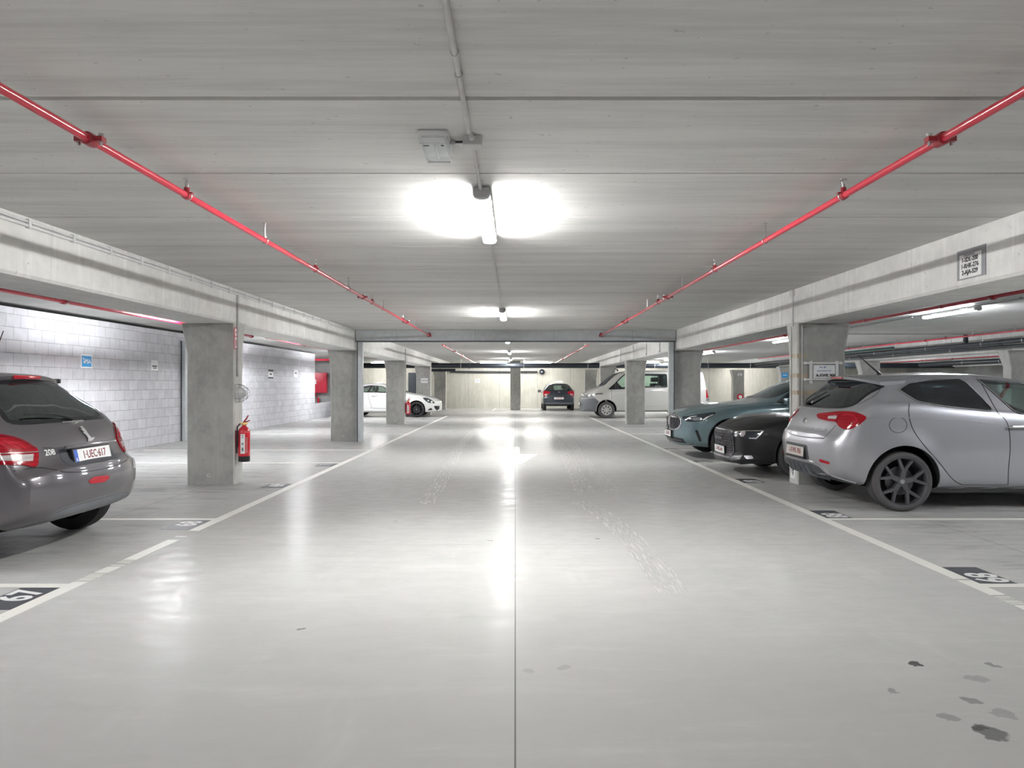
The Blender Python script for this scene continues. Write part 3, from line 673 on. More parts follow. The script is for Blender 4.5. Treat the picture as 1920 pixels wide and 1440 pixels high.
text('lettering', 'parkeerplaats voor', .026, M['ink_blue'], o, T(f, 0, .012, .004), bold=.0003); text('lettering', 'Nr. 88', .034, M['ink_blue'], o, T(f, -.02, .06, .004), bold=.0004)
ya = 10.2
o, f = signboard('paper_note', .17, .20, (PX-.002, ya, .17), (0, -1, 0), (0, 0, 1), M['white'], 'small white note with a dark mark at the foot of the taped pillar', 'sign')
k_ = MB().lathe([(0, .004), (.022, .004), (.022, .006), (0, .006)], lambda a, b, h: (a+.0, b*1.2+.02, h), 12).box((-.008, -.06, .004), (.008, 0, .006)).box((-.03, -.03, .004), (.03, -.02, .006)).build('mark', M['ink'], o); k_.data.transform(f)

# notice board on the beam
def on_rb(px, py):
    y = PX*F/(px-CX); return y, H+(CY-py)*y/F
ya, za = on_rb(1849.5, 457); yb, zb = on_rb(1796, 528)
yc = (ya+yb)/2; zt = .5*(on_rb(1849.5, 457)[1]+on_rb(1796, 472)[1]); zbm = .5*(on_rb(1849.5, 515)[1]+on_rb(1796, 527)[1])
o, f = signboard('notice_board', abs(yb-ya), zt-zbm, (PX-.001, yc, (zt+zbm)/2), (0, -1, 0), (0, 0, 1), M['duct'], 'grey notice board with a white list of three number plates on the beam', 'sign', th=.006)
h_ = zt-zbm; w0 = abs(yb-ya)
pp = MB().box((-w0*.40, -h_*.46, .006), (w0*.36, h_*.33, .008)).build('paper_sheet', M['white'], o); pp.data.transform(f)
text('heading', 'PARKING', .028, M['duct'], pp, T(f, -.02, h_*.285, .009), bold=.001, sx=1.3)
for k, s_ in enumerate(('1-SDL-200', '1-RHK-276', '2-AJA-529')): text('lettering', s_, .056, M['ink'], pp, T(f, -.012, h_*(.14-.21*k), .009), bold=.0016, sx=.92)

# small clamps high on the beam beyond the fire door (van side)
for k, y in enumerate((19.6, 21.6, 24.0, 26.9)):
    t_ = MB().box((PX-.03, y-.06, 2.32), (PX-.001, y+.06, 2.72)).box((PX-.05, y-.09, 2.30), (PX-.001, y+.09, 2.36))
    tag(t_.build('beam_bracket', M['pvc_white']), ('first', 'second', 'third', 'fourth')[k]+' white bracket along the beam past the fire door header, above the van', 'bracket', 'white brackets on the beam')

# ------------------------------------------------------------------ painted markings
def quad(name, pts, mat, label, cat, group=None, z=.002, parent=None):
    n = len(pts); m = MB().prism(pts, lambda u, v, d: (u, v, d), .0003, z)
    o = m.build(name, mat, parent, smooth=0)
    return tag(o, label, cat, group) if label else o
LX0, LX1, RX0, RX1 = -3.14, -3.035, 3.165, 3.27
def hatch(m, x0, x1, y0, y1, n):
    for k in range(n):
        a = y0+(y1-y0)*k/n; m.box((x0, a, .0003), (x1, a+(y1-y0)/n*random.uniform(.35, .75), .002))
l1 = MB().box((LX0, 2., .0003), (LX1, 5.06, .002)); hatch(l1, LX0, LX1, 5.06, 5.32, 7); l1.box((LX0, 5.32, .0003), (LX1, 5.47, .002)); hatch(l1, LX0, LX1, 5.47, 5.60, 2); hatch(l1, LX0, LX1, 5.62, 5.72, 3)
l1.box((LX0, 5.72, .0003), (LX1, 6.46, .002)).box((LX0, 6.58, .0003), (LX1, 6.62, .002)).box((LX0, 6.86, .0003), (LX1, 32.3, .002))
tag(l1.build('lane_line', M['line'], smooth=0), 'long white painted line along the lane on the side of the extinguisher pillar', 'painted line', 'white lane lines')
l2 = MB().box((RX0, 5.16, .0003), (RX1, 32.3, .002)).box((RX0, 4.76, .0003), (RX1, 5.12, .002)); hatch(l2, RX0, RX1, 4.56, 4.74, 5); l2.box((RX0, 2, .0003), (RX1, 4.54, .002))
tag(l2.build('lane_line', M['line'], smooth=0), 'long white painted line along the lane on the side of the silver hatchback', 'painted line', 'white lane lines')
SY = (4.99, 7.46, 10.2, 12.85, 15.4)
LAB = ('beside number 67', 'beside number 68, under the grey hatchback tail', 'beside number 69 at the nearest pillar', 'just beyond the nearest pillar', 'short of the second pillar')
for y, l in zip(SY+(20.5, 23.2, 28.2, 30.8), LAB+('first past the fire door, white coupe side', 'second past the fire door, white coupe side', 'third past the fire door, white coupe side', 'nearest the white coupe')):
    if y == 10.2: continue
    quad('stall_line', [(LX0, y-.05), (-8.0, y-.05), (-8.0, y+.04), (LX0, y+.04)], M['line'], 'white stall line '+l, 'painted line', 'white stall lines')
for y, l in zip(SY+(20.5, 23.2, 28.2, 30.8), ('beside number 89', 'beside number 88, under the silver hatchback', 'between silver hatchback and black coupe', 'between black coupe and teal saloon', 'beyond the teal saloon', 'first past the fire door, van side', 'second past the fire door, van side', 'third past the fire door, van side', 'under the silver van')):
    if y == 10.2: continue
    quad('stall_line', [(RX1, y-.045), (8.3, y-.045), (8.3, y+.045), (RX1, y+.045)], M['line'], 'white stall line '+l, 'painted line', 'white stall lines')
quad('stall_line', [(-1.30, 39.6), (-1.2, 39.6), (-1.1, 42.6), (-1.2, 42.6)], M['line'], 'short white stall line by the middle pillar at the far wall', 'painted line', 'white stall lines')
def number(x0, x1, y0, y1, s, side, label, mat='number_ground', tx='number_white'):
    o = quad('stall_number', [(x0, y0), (x1, y0), (x1, y1), (x0, y1)], M[mat], label, 'stall number', 'painted stall numbers')
    f = frame(((x0+x1)/2, (y0+y1)/2+(.06 if side < 0 else -.07), .0022), (0, 1, 0) if side < 0 else (0, -1, 0), (-1, 0, 0) if side < 0 else (1, 0, 0))
    text('digits', s, .30, M[tx], o, f, extrude=.0004, bold=.008, sx=.85)
number(-3.41, -3.14, 4.45, 4.93, '67', -1, 'dark painted square with white number 67 at the nearest stall')
number(-3.44, -3.14, 6.92, 7.39, '68', -1, 'dark painted square with white number 68 behind the grey hatchback')
number(-3.47, -3.16, 9.72, 10.12, '69', -1, 'worn dark square with number 69 in front of the nearest pillar', 'number_faded', 'number_white')
number(-3.47, -3.16, 12.3, 12.75, '70', -1, 'faded dark number square just beyond the nearest pillar', 'number_faded', 'plastic_gray')
number(3.28, 3.54, 5.03, 5.49, '89', 1, 'dark painted square with white number 89 at the nearest stall')
number(3.28, 3.55, 7.52, 7.97, '88', 1, 'dark painted square with white number 88 by the silver hatchback tail')
number(3.28, 3.57, 10.22, 10.66, '87', 1, 'dark painted number square at the foot of the taped pillar')
number(3.28, 3.57, 12.88, 13.28, '86', 1, 'faded dark number square between black coupe and teal saloon', 'number_faded', 'plastic_gray')
number(3.28, 3.57, 15.42, 15.8, '85', 1, 'faded number square in front of the teal saloon nose', 'number_faded', 'plastic_gray')
quad('floor_arrow', [(.07, 12.4), (.46, 14.5), (.10, 14.5), (.10, 16.2), (-.02, 16.2), (-.02, 14.5), (-.27, 14.5)], M['arrow'], 'worn white painted arrow in the middle of the lane', 'floor arrow')
def track(pts, w, label):
    ctr = [Vector((*fl(px, py), 0)) for px, py in pts]
    # smooth
    P = []
    for i in range(len(ctr)-1):
        p0, p1, p2, p3 = ctr[max(i-1, 0)], ctr[i], ctr[i+1], ctr[min(i+2, len(ctr)-1)]
        for k in range(10):
            t = k/10; P.append(.5*((2*p1)+(p2-p0)*t+(2*p0-5*p1+4*p2-p3)*t*t+(3*p1-p0-3*p2+p3)*t**3))
    P.append(ctr[-1]); m = MB()
    for off in (-.42, -.14, .14, .42):
        vs = []; fs = []
        for i, p in enumerate(P):
            t = (P[min(i+1, len(P)-1)]-P[max(i-1, 0)]).normalized(); n = Vector((-t.y, t.x, 0))
            for s in (off*w-.11*w, off*w+.11*w): q = p+n*s; vs.append((q.x, q.y, .0012))
        fs = [(2*i, 2*i+1, 2*i+3, 2*i+2) for i in range(len(P)-1)]
        m.add(vs, fs)
    return tag(m.build('tyre_mark', M['tread'], smooth=0), label, 'tyre mark', 'pale tyre marks on the lane')
track([(1085, 940), (1130, 965), (1175, 1003), (1230, 1065), (1262, 1112)], .22, 'curved pale tyre mark on the lane toward the silver hatchback')
track([(1010, 805), (1040, 826), (1062, 853), (1098, 926)], .24, 'pale tyre mark running up the lane past the arrow, nearer the arrow')
track([(1040, 810), (1070, 830), (1100, 870), (1150, 922)], .20, 'pale tyre mark running up the lane past the arrow, nearer the teal saloon')
track([(895, 803), (868, 830), (840, 880), (800, 945)], .20, 'faint pale tyre mark on the lane toward the extinguisher pillar')
# ================================================================== cars
def pchip(pts):
    pts = sorted(pts); xs = np.array([p[0] for p in pts], float); y = np.array([p[1] for p in pts], float)
    h = np.diff(xs); d = np.diff(y)/h; m = np.zeros(len(xs))
    for i in range(1, len(xs)-1):
        if d[i-1]*d[i] > 0:
            w1, w2 = 2*h[i]+h[i-1], h[i]+2*h[i-1]; m[i] = (w1+w2)/(w1/d[i-1]+w2/d[i])
    m[0], m[-1] = d[0], d[-1]
    def f(x):
        x = min(max(x, xs[0]), xs[-1]); i = min(max(int(np.searchsorted(xs, x)-1), 0), len(h)-1); t = (x-xs[i])/h[i]
        return float((1+2*t)*(1-t)**2*y[i]+t*(1-t)**2*h[i]*m[i]+t*t*(3-2*t)*y[i+1]+t*t*(t-1)*h[i]*m[i+1])
    return f
def sstep(a, b, x): t = min(max((x-a)/(b-a), 0), 1); return t*t*(3-2*t)
def chaikin(p, it=2):
    for _ in range(it):
        q = [p[0]]
        for a, b in zip(p[:-1], p[1:]):
            q.append((a[0]*.75+b[0]*.25, a[1]*.75+b[1]*.25)); q.append((a[0]*.25+b[0]*.75, a[1]*.25+b[1]*.75))
        q.append(p[-1]); p = q
    return p
def rnd(poly, r=.2, n=4):
    """round the corners of a closed polygon; r is the share of each edge given to the corner."""
    out = []; N = len(poly)
    for i in range(N):
        p0, p, p1 = Vector(poly[i-1]), Vector(poly[i]), Vector(poly[(i+1) % N])
        a = p.lerp(p0, r); b = p.lerp(p1, r)
        for k in range(n+1):
            t = k/n; q = a*(1-t)**2+p*2*t*(1-t)+b*t*t; out.append((q.x, q.y))
    return out
def spl(pts, n=6, closed=True):
    P = [Vector(p) for p in pts]; N = len(P); out = []
    for i in range(N if closed else N-1):
        g = (lambda j: P[j % N]) if closed else (lambda j: P[min(max(j, 0), N-1)])
        p0, p1, p2, p3 = g(i-1), g(i), g(i+1), g(i+2)
        for k in range(n):
            t = k/n; q = .5*((2*p1)+(p2-p0)*t+(2*p0-5*p1+4*p2-p3)*t*t+(3*p1-p0-3*p2+p3)*t**3); out.append((q.x, q.y))
    if not closed: out.append(tuple(P[-1]))
    return out
def ellipse(cx, cy, rx, ry, n=28): return [(cx+rx*math.cos(2*math.pi*k/n), cy+ry*math.sin(2*math.pi*k/n)) for k in range(n)]

class Car:
    def __init__(s, name, loc, rz, label, cat, spec, paintmat):
        s.root = thing(name, loc, label, cat, rz=rz)
        s.mw = Matrix.Translation(loc) @ Matrix.Rotation(rz, 4, 'Z'); s.inv = s.mw.inverted()
        s.spec = spec; s.L = L = spec['L']
        rev = spec.get('rev')
        K = lambda k: pchip([((L-a) if rev else a, b) for a, b in spec[k]])
        s.top, s.belt, s.w, s.wr, s.bot = K('top'), K('belt'), K('w'), K('wr'), K('bot')
        s.wg = K('wg') if 'wg' in spec else (lambda x: .945)
        s.ff, s.rf = pchip(spec['ff']), pchip(spec['rf'])
        s.W = max(b for a, b in spec['w'])
        s.paint = paintmat
        s._body()
    def half(s, x):
        B, T, W, Rr = s.bot(x), s.top(x), s.w(x), s.wr(x); S = min(s.belt(x), T-.015); gh = T-S
        g = sstep(.12, .36, gh); G = s.wg(x)
        low = [(0, B), (.72*W, B), (.92*W, B+.03), (.975*W, B+.13), (W, B+.52*(S-B)), (.99*W, S-.10*(S-B)), (.962*W, S)]
        hood = [(.93*W, S+.22*gh), (.84*W, S+.52*gh), (.66*W, S+.78*gh), (.38*W, S+.95*gh), (0, T)]
        b0 = Vector((G*W, S+.02)); r0 = Vector((Rr, T-s.spec.get('rail', .085))); q = b0.lerp(r0, .55)+Vector((.018, .0))
        ghp = [tuple(b0), tuple(q), tuple(r0), (.80*Rr, T-.022), (0, T)]
        pts = low+[(a[0]*(1-g)+b[0]*g, a[1]*(1-g)+b[1]*g) for a, b in zip(hood, ghp)]
        return chaikin(pts, 2)
    def warp(s, x, y, z):
        L, sp = s.L, s.spec; ay = min(abs(y)/s.W, 1.05)
        f = max(0., 1-x/sp.get('fadef', .9))**1.6; r = max(0., 1-(L-x)/sp.get('fader', .9))**1.6
        dx = f*(sp['bowf']*ay**sp.get('pf', 2.4)+s.ff(z)) - r*(sp['bowr']*ay**sp.get('pr', 2.4)+s.rf(z))
        dy = 0.
        for xw in sp['wheels']:
            q = math.hypot(x-xw, z-sp['Rt'])
            dy += sp.get('flare', .018)*math.exp(-((q-sp['Ra'])/.11)**2)*sstep(.62, .85, ay)
        return (x+dx, y+math.copysign(dy, y) if y else y, z)
    def _loft(s, xs, sec, capn=10):
        m = MB(); n = None; vs = []; rings = []
        for x in xs:
            h = sec(x); full = [(x, y, z) for y, z in h]+[(x, -y, z) for y, z in h[-2:0:-1]]
            rings.append(full)
        n = len(rings[0]); hn = len(sec(xs[0]))
        vs = [v for r in rings for v in r]; fs = []
        for i in range(len(xs)-1):
            for k in range(n): fs.append((i*n+k, i*n+(k+1) % n, (i+1)*n+(k+1) % n, (i+1)*n+k))
        for e, x in ((0, xs[0]), (len(xs)-1, xs[-1])):
            h = sec(x); base = len(vs); cols = {}
            def idx(j, t):
                if j == 0: return e*n
                if j == hn-1: return e*n+hn-1
                if t == capn: return e*n+j
                if t == 0: return e*n+(n-j)
                key = (j, t)
                if key not in cols:
                    y, z = h[j]; cols[key] = len(vs); vs.append((x, y*(2*t/capn-1), z))
                return cols[key]
            for j in range(hn-1):
                for t in range(capn):
                    f = [idx(j, t), idx(j, t+1), idx(j+1, t+1), idx(j+1, t)]
                    u = []
                    for q in f:
                        if q not in u: u.append(q)
                    if len(u) > 2: fs.append(tuple(u))
        m.add(vs, fs); return m
    def _body(s):
        L, sp = s.L, s.spec
        xs = sorted(set([L*(.5-.5*math.cos(math.pi*k/sp.get('nx', 74)))*.5+L*k/sp.get('nx', 74)*.5 for k in range(sp.get('nx', 74)+1)]))
        m = s._loft(xs, s.half)
        m.v = [s.warp(*v) for v in m.v]
        o = m.build('body', s.paint, None)
        me = o.data
        bm = bmesh.new(); bm.from_mesh(me); s.bvh = BVHTree.FromBMesh(bm); bm.free()
        s.body = o; s.mats = [s.paint, M['hub_black'], M['interior'], M['trim']]
        for m_ in s.mats[1:]: me.materials.append(m_)
    def cut(s):
        """wheel wells, cabin and window openings, all cut out of the body shell."""
        sp = s.spec; cutters = []
        c = MB()
        for xw in sp['wheels']:
            for q in (-1, 1):
                y0, y1 = q*(s.W-.32), q*(s.W+.25)
                c.lathe([(0, y0), (sp['Ra'], y0), (sp['Ra'], y1), (0, y1)], lambda a, b, h: (xw+a, h, sp['Rt']+.01+b), 56)
        cutters.append(c.build('well_cutter', M['hub_black']))
        if 'cabin' in sp:
            xa, xb = sp['cabin']; zf = sp.get('cabfloor', .45)
            def sec(x):
                h = s.half(x); W = s.w(x); k = (W-.075)/W
                return [(y*k, min(max(z, zf), max(s.top(x)-.05, zf+.03)) if i == 0 or z < zf else max(zf, z-.048)) for i, (y, z) in enumerate(h)]
            cutters.append(s._loft(list(np.linspace(xa, xb, 26)), sec).build('cabin_cutter', M['interior']))
            sd = MB(); en = MB(); en2 = MB()
            for (kind, poly) in sp['openings']:
                if kind == 'side':
                    for q in (-1, 1): sd.prism(poly, lambda u, v, d: (u, d, v), q*.25, q*(s.W+.3))
                elif kind == 'near':
                    q = sp['near']; sd.prism(poly, lambda u, v, d: (u, d, v), q*.25, q*(s.W+.3))
                elif kind == 'rear': en.prism(poly, lambda u, v, d: (d, u, v), sp['rearcut'], s.L+.3)
                elif kind == 'front': en2.prism(poly, lambda u, v, d: (d, u, v), -.3, sp['frontcut'])
            for mm in (sd, en, en2):
                if mm.v: cutters.append(mm.build('window_cutter', M['trim']))
        for k in cutters:
            md = s.body.modifiers.new('cut', 'BOOLEAN'); md.operation = 'DIFFERENCE'; md.object = k; md.solver = 'EXACT'; md.material_mode = 'TRANSFER'
        dg = bpy.context.evaluated_depsgraph_get()
        me = bpy.data.meshes.new_from_object(s.body.evaluated_get(dg)); me.name = 'body'
        old = s.body; nm = old.data
        bpy.data.objects.remove(old)
        for k in cutters: bpy.data.objects.remove(k)
        me.polygons.foreach_set('use_smooth', [True]*len(me.polygons)); me.set_sharp_from_angle(angle=R(38))
        s.body = bpy.data.objects.new('body', me); col.objects.link(s.body); s.body.parent = s.root
    # ---- projecting features onto the shell
    def hit(s, mode, u, v):
        if mode == 'px':
            o = s.inv @ Vector((0, 0, H)); d = ((s.inv @ Vector(((u-CX)/F, 1, (CY-v)/F+H)))-o).normalized()
        elif mode == 'side+': o, d = Vector((u, 3, v)), Vector((0, -1, 0))
        elif mode == 'side-': o, d = Vector((u, -3, v)), Vector((0, 1, 0))
        elif mode == 'front': o, d = Vector((-2, u, v)), Vector((1, 0, 0))
        elif mode == 'rear': o, d = Vector((s.L+2, u, v)), Vector((-1, 0, 0))
        elif mode == 'top': o, d = Vector((u, v, 4)), Vector((0, 0, -1))
        p, n, i, dist = s.bvh.ray_cast(o, d)
        if p is None:
            # past the outline: nearest shell point to the ray
            t = -o.dot(d) if mode != 'px' else (s.inv.inverted().to_translation()*0+Vector((s.L/2, 0, .7))-o).dot(d)
            best = None
            for k in range(24):
                tt = t+(k-12)*.2; q, n_, i_, dd = s.bvh.find_nearest(o+d*tt)
                if q is not None and (best is None or dd < best[2]): best = (q, n_, dd)
            p, n = best[0], best[1]
        if n.dot(d) > 0: n = -n
        return p, n
    def patch(s, name, mode, poly, mat, off=.004, th=.012, step=None, parent=None, smooth=50):
        P = [Vector(p) for p in poly]
        per = sum((P[i]-P[i-1]).length for i in range(len(P)))
        if step is None: step = per/90 if mode == 'px' else max(.012, per/110)
        bd = []
        for i in range(len(P)):
            a, b = P[i], P[(i+1) % len(P)]; n = max(1, int((b-a).length/step))
            for k in range(n): bd.append(a.lerp(b, k/n))
        x0, x1 = min(p.x for p in bd), max(p.x for p in bd); y0, y1 = min(p.y for p in bd), max(p.y for p in bd)
        pts = [p.copy() for p in bd]; g = step*1.3
        def inside(p):
            c = False
            for i in range(len(P)):
                a, b = P[i], P[i-1]
                if (a.y > p.y) != (b.y > p.y) and p.x < (b.x-a.x)*(p.y-a.y)/(b.y-a.y)+a.x: c = not c
            return c
        yy = y0+g/2
        while yy < y1:
            xx = x0+g/2
            while xx < x1:
                q = Vector((xx, yy))
                if inside(q) and min((q-b).length_squared for b in bd) > (g*.45)**2: pts.append(q)
                xx += g
            yy += g
        nb = len(bd)
        vs, es, fs, _, _, _ = delaunay_2d_cdt(pts, [(i, (i+1) % nb) for i in range(nb)], [list(range(nb))], 1, 1e-6)
        top, botm = [], []
        for v in vs:
            p, n = s.hit(mode, v.x, v.y); top.append(p+n*off); botm.append(p-n*(th-off))
        N = len(top); cnt = {}
        for f in fs:
            for i in range(len(f)):
                e = (f[i], f[(i+1) % len(f)]); cnt[e] = cnt.get(e, 0)+1
        rim = [e for e in cnt if (e[1], e[0]) not in cnt]
        m = MB(); m.add(top+botm, [tuple(f) for f in fs]+[tuple(q+N for q in f[::-1]) for f in fs]+[(b, a, a+N, b+N) for a, b in rim])
        return m.build(name, mat, parent or s.root, smooth=smooth)
    def strip(s, name, mode, pts, w, mat, h=.002, parent=None, closed=False, step=None, dig=.004, build=True, m=None):
        P = [Vector(p) for p in pts]
        if closed: P.append(P[0])
        per = sum((P[i+1]-P[i]).length for i in range(len(P)-1)); step = step or per/70
        q = []
        for a, b in zip(P[:-1], P[1:]):
            n = max(1, int((b-a).length/step))
            for k in range(n): q.append(a.lerp(b, k/n))
        if not closed: q.append(P[-1])
        hp = [s.hit(mode, v.x, v.y) for v in q]; n = len(hp); rows = []
        for i in range(n):
            a = hp[(i-1) % n if closed else max(i-1, 0)][0]; b = hp[(i+1) % n if closed else min(i+1, n-1)][0]
            t = (b-a).normalized(); nn = hp[i][1]; sd = t.cross(nn).normalized()*w/2; c = hp[i][0]
            rows.append((c+sd-nn*dig, c+sd*.8+nn*h, c-sd*.8+nn*h, c-sd-nn*dig))
        mm = m or MB(); fs = []
        for i in range(n if closed else n-1):
            j = (i+1) % n
            for k in range(4): fs.append((i*4+k, i*4+(k+1) % 4, j*4+(k+1) % 4, j*4+k))
        if not closed: fs += [(0, 1, 2, 3), ((n-1)*4+3, (n-1)*4+2, (n-1)*4+1, (n-1)*4)]
        mm.add([v for r in rows for v in r], fs)
        return mm.build(name, mat, parent or s.root) if build else mm
    def seam(s, mode, pts, w=.007, closed=False): return s.strip('panel_gap', mode, pts, w, M['trim'], h=.0012, closed=closed)
    def at(s, mode, u, v, up=(0, 0, 1), lift=.003):
        """a frame lying on the shell there"""
        p, n = s.hit(mode, u, v); right = Vector(up).cross(n).normalized(); u_ = n.cross(right)
        m = Matrix((right, u_, n)).transposed().to_4x4(); m.translation = p+n*lift; return m
    def wheel(s, x, q, R_, wd, spokes, rimmat, tyremat=None, n5=5, cover=False):
        """one wheel: tyre, rim with spokes, brake disc, hub cap; q is the side it faces"""
        yo = q*(s.W-.012); f = lambda a, b, h: (x+a, yo-q*h, s.spec['Rt']+b)
        rr = R_*spokes.get('rr', .74)
        T_ = MB(); T_.lathe([(rr, .012), (rr*1.04, .002), (R_*.90, .0), (R_*.965, .012), (R_*.995, .035), (R_, .06), (R_, wd-.06), (R_*.995, wd-.035), (R_*.96, wd-.01), (rr, wd)], f, 64, closed=True)
        for k in range(3): pass
        ty = T_.build('wheel', tyremat or M['rubber'], s.root, smooth=40)
        gv = MB()
        for hh in (.055, .09, wd-.055, wd-.09): gv.lathe([(R_*.998, hh-.005), (R_*1.0015, hh-.004), (R_*1.0015, hh+.004), (R_*.998, hh+.005)], f, 64)
        gv.build('tread_groove', M['hub_black'], ty)
        rm = MB(); rm.lathe([(rr*.93, .03), (rr*.985, .006), (rr*1.02, .006), (rr*1.03, .02), (rr*.985, .05), (rr*.95, wd*.8), (rr*.9, wd*.8), (rr*.92, .06)], f, 56, closed=True)
        def bar(a0, r0, a1, r1, w0, w1, d0, d1, th):
            p0, p1 = Vector((r0*math.cos(a0), r0*math.sin(a0))), Vector((r1*math.cos(a1), r1*math.sin(a1)))
            t = (p1-p0).normalized(); nn = Vector((-t.y, t.x)); vs = []
            for p, w_, d in ((p0, w0, d0), (p1, w1, d1)):
                for sgn in (-1, 1):
                    for e in (0, th): c = p+nn*sgn*w_/2*(1 if e else .75); vs.append(f(c.x, c.y, d+e))
            rm.add(vs, [(0, 2, 6, 4), (1, 5, 7, 3), (0, 4, 5, 1), (2, 3, 7, 6), (0, 1, 3, 2), (4, 6, 7, 5)])
        if cover:
            rm.lathe([(0, .03), (rr*.25, .025), (rr*.5, .02), (rr*.97, .014), (rr*.97, .03), (0, .05)], f, 40)
        else:
            for k in range(n5):
                a = 2*math.pi*k/n5+math.pi/2+spokes.get('rot', 0)
                if spokes['kind'] == 'Y':
                    bar(a, rr*.12, a, rr*.52, rr*.27, rr*.24, .035, .022, .03)
                    for sg in (-1, 1): bar(a+sg*.05, rr*.46, a+sg*.30, rr*.96, rr*.17, rr*.13, .022, .012, .028)
                else:
                    bar(a, rr*.12, a, rr*.97, rr*.2, rr*.13, .035, .012, .03)
            rm.lathe([(0, .03), (rr*.2, .032), (rr*.2, .07), (0, .07)], f, 24)
        ro = rm.build('rim', rimmat, ty, smooth=30)
        if cover:
            sl = MB()
            for k in range(8):
                a = 2*math.pi*k/8+.2; d = Vector((math.cos(a), math.sin(a))); n_ = Vector((-d.y, d.x))
                sl.prism([tuple(d*rr*.45+n_*.012), tuple(d*rr*.78+n_*.024), tuple(d*rr*.86), tuple(d*rr*.78-n_*.024), tuple(d*rr*.45-n_*.012)], lambda u, v, h: f(u, v, h), .010, .03)
            sl.build('rim_slot', M['black'], ty)
        else:
            MB().lathe([(0, .10), (rr*.60, .10), (rr*.60, .115), (0, .115)], f, 36).build('brake_disc', M['rim_dark'], ty)
        MB().lathe([(0, .024), (rr*.09, .024), (rr*.115, .034), (rr*.115, .05), (0, .05)], f, 24).build('hub_cap', M['silver'], ty)
        if q and not cover: 
            bk = MB(); bk.lathe([(0, wd*.75), (rr*.95, wd*.75), (rr*.95, wd*.8), (0, wd*.8)], f, 32); bk.build('wheel_back', M['hub_black'], ty)
        return ty
    def wheels(s, **k):
        for x in s.spec['wheels']:
            for q in (-1, 1): s.wheel(x, q, s.spec['Rt'], **k)
    def window(s, name, mode, poly, mat='glass', edge=.03, edgemat='trim'):
        g = s.patch(name, mode, poly, M[mat], off=.0, th=.005)
        if edge: s.strip('seal', mode, poly, edge, M[edgemat], h=.003, parent=g, closed=True, dig=.008)
        return g
    def plate(s, mode, u, v, body, w=.52, h=.11, mat='plate', ink='ink_red', band=True, frame_=True, tilt=0, surround=None, lift=.012):
        p = thing('number_plate', (0, 0, 0), None, None); p.parent = s.root
        p, n = s.hit(mode, u, v)
        d = Vector((1, 0, 0)) if mode == 'rear' else Vector((-1, 0, 0))
        nn = Vector((d.x*math.cos(tilt), 0, math.sin(tilt))); right = Vector((0, 0, 1)).cross(nn).normalized(); up = nn.cross(right)
        f = Matrix((right, up, nn)).transposed().to_4x4(); f.translation = p+d*lift
        bpy.data.objects.remove([o for o in bpy.data.objects if o.name.startswith('number_plate') and o.type == 'EMPTY' and o.parent == s.root and not o.children][-1])
        m = MB().box((-w/2-.012, -h/2-(.028 if frame_ else .008), -.03), (w/2+.012, h/2+.012, .0)); o = m.build('number_plate', M['black'], s.root, bevel=.003); o.data.transform(f)
        q = MB().box((-w/2, -h/2, 0), (w/2, h/2, .003)).build('plate_face', M[mat], o); q.data.transform(f)
        if band:
            b = MB().box((-w/2, -h/2, .003), (-w/2+.048, h/2, .0036)).build('plate_band', M['royal'], o); b.data.transform(f)
            text('band_letter', 'B', .042, M['white'], o, f @ Matrix.Translation((-w/2+.024, -h*.27, .004)))
        text('lettering', body, h*.86, M[ink], o, f @ Matrix.Translation((.022 if band else 0, 0, .0035)), bold=.0015, sx=.80)
        if surround: text('frame_lettering', surround, .017, M['white'], o, f @ Matrix.Translation((0, -h/2-.015, .0005)), bold=.0003)
        return o, f
    def seats(s, x, ys, zc=.52, back=.62, lean=.16, mat='seat', hr=True, name='seat'):
        for y in ys:
            m = MB(); m.box((x-.48, y-.23, zc-.12), (x, y+.23, zc))
            prof = [(x-.02, zc-.05), (x+.10, zc-.05), (x+.10+lean, zc+back), (x+lean, zc+back)]
            m.prism(prof, lambda u, v, d: (u, d, v), y-.22, y+.22)
            o = m.build(name, M[mat], s.root, bevel=.03)
            if hr:
                h = MB(); xx = x+lean+.05
                for q in (-.05, .05): h.tube([(xx, y+q, zc+back-.02), (xx+.01, y+q, zc+back+.08)], .008, 8)
                h.build('headrest_post', M['silver'], o)
                MB().box((xx-.04, y-.13, zc+back+.06), (xx+.06, y+.13, zc+back+.25)).build('headrest', M[mat], o, bevel=.035)
    def mirror(s, x, y, z, q, mat, size=(.14, .20, .13)):
        a, b, c = size
        m = MB(); m.box((x-a/2, y if q > 0 else y-b, z-c/2), (x+a/2, y+b if q > 0 else y, z+c/2)); o = m.build('wing_mirror', mat, s.root, bevel=.035)
        MB().box((x+a/2-.004, (y if q > 0 else y-b)+.02, z-c/2+.015), (x+a/2+.003, (y+b if q > 0 else y)-.02, z+c/2-.015)).build('mirror_glass', M['chrome'], o)
        MB().tube([(x, y-q*.08, z-c/2-.02), (x, y+q*.04, z-c/4)], .022, 8).build('mirror_arm', M['black'], o)
        return o
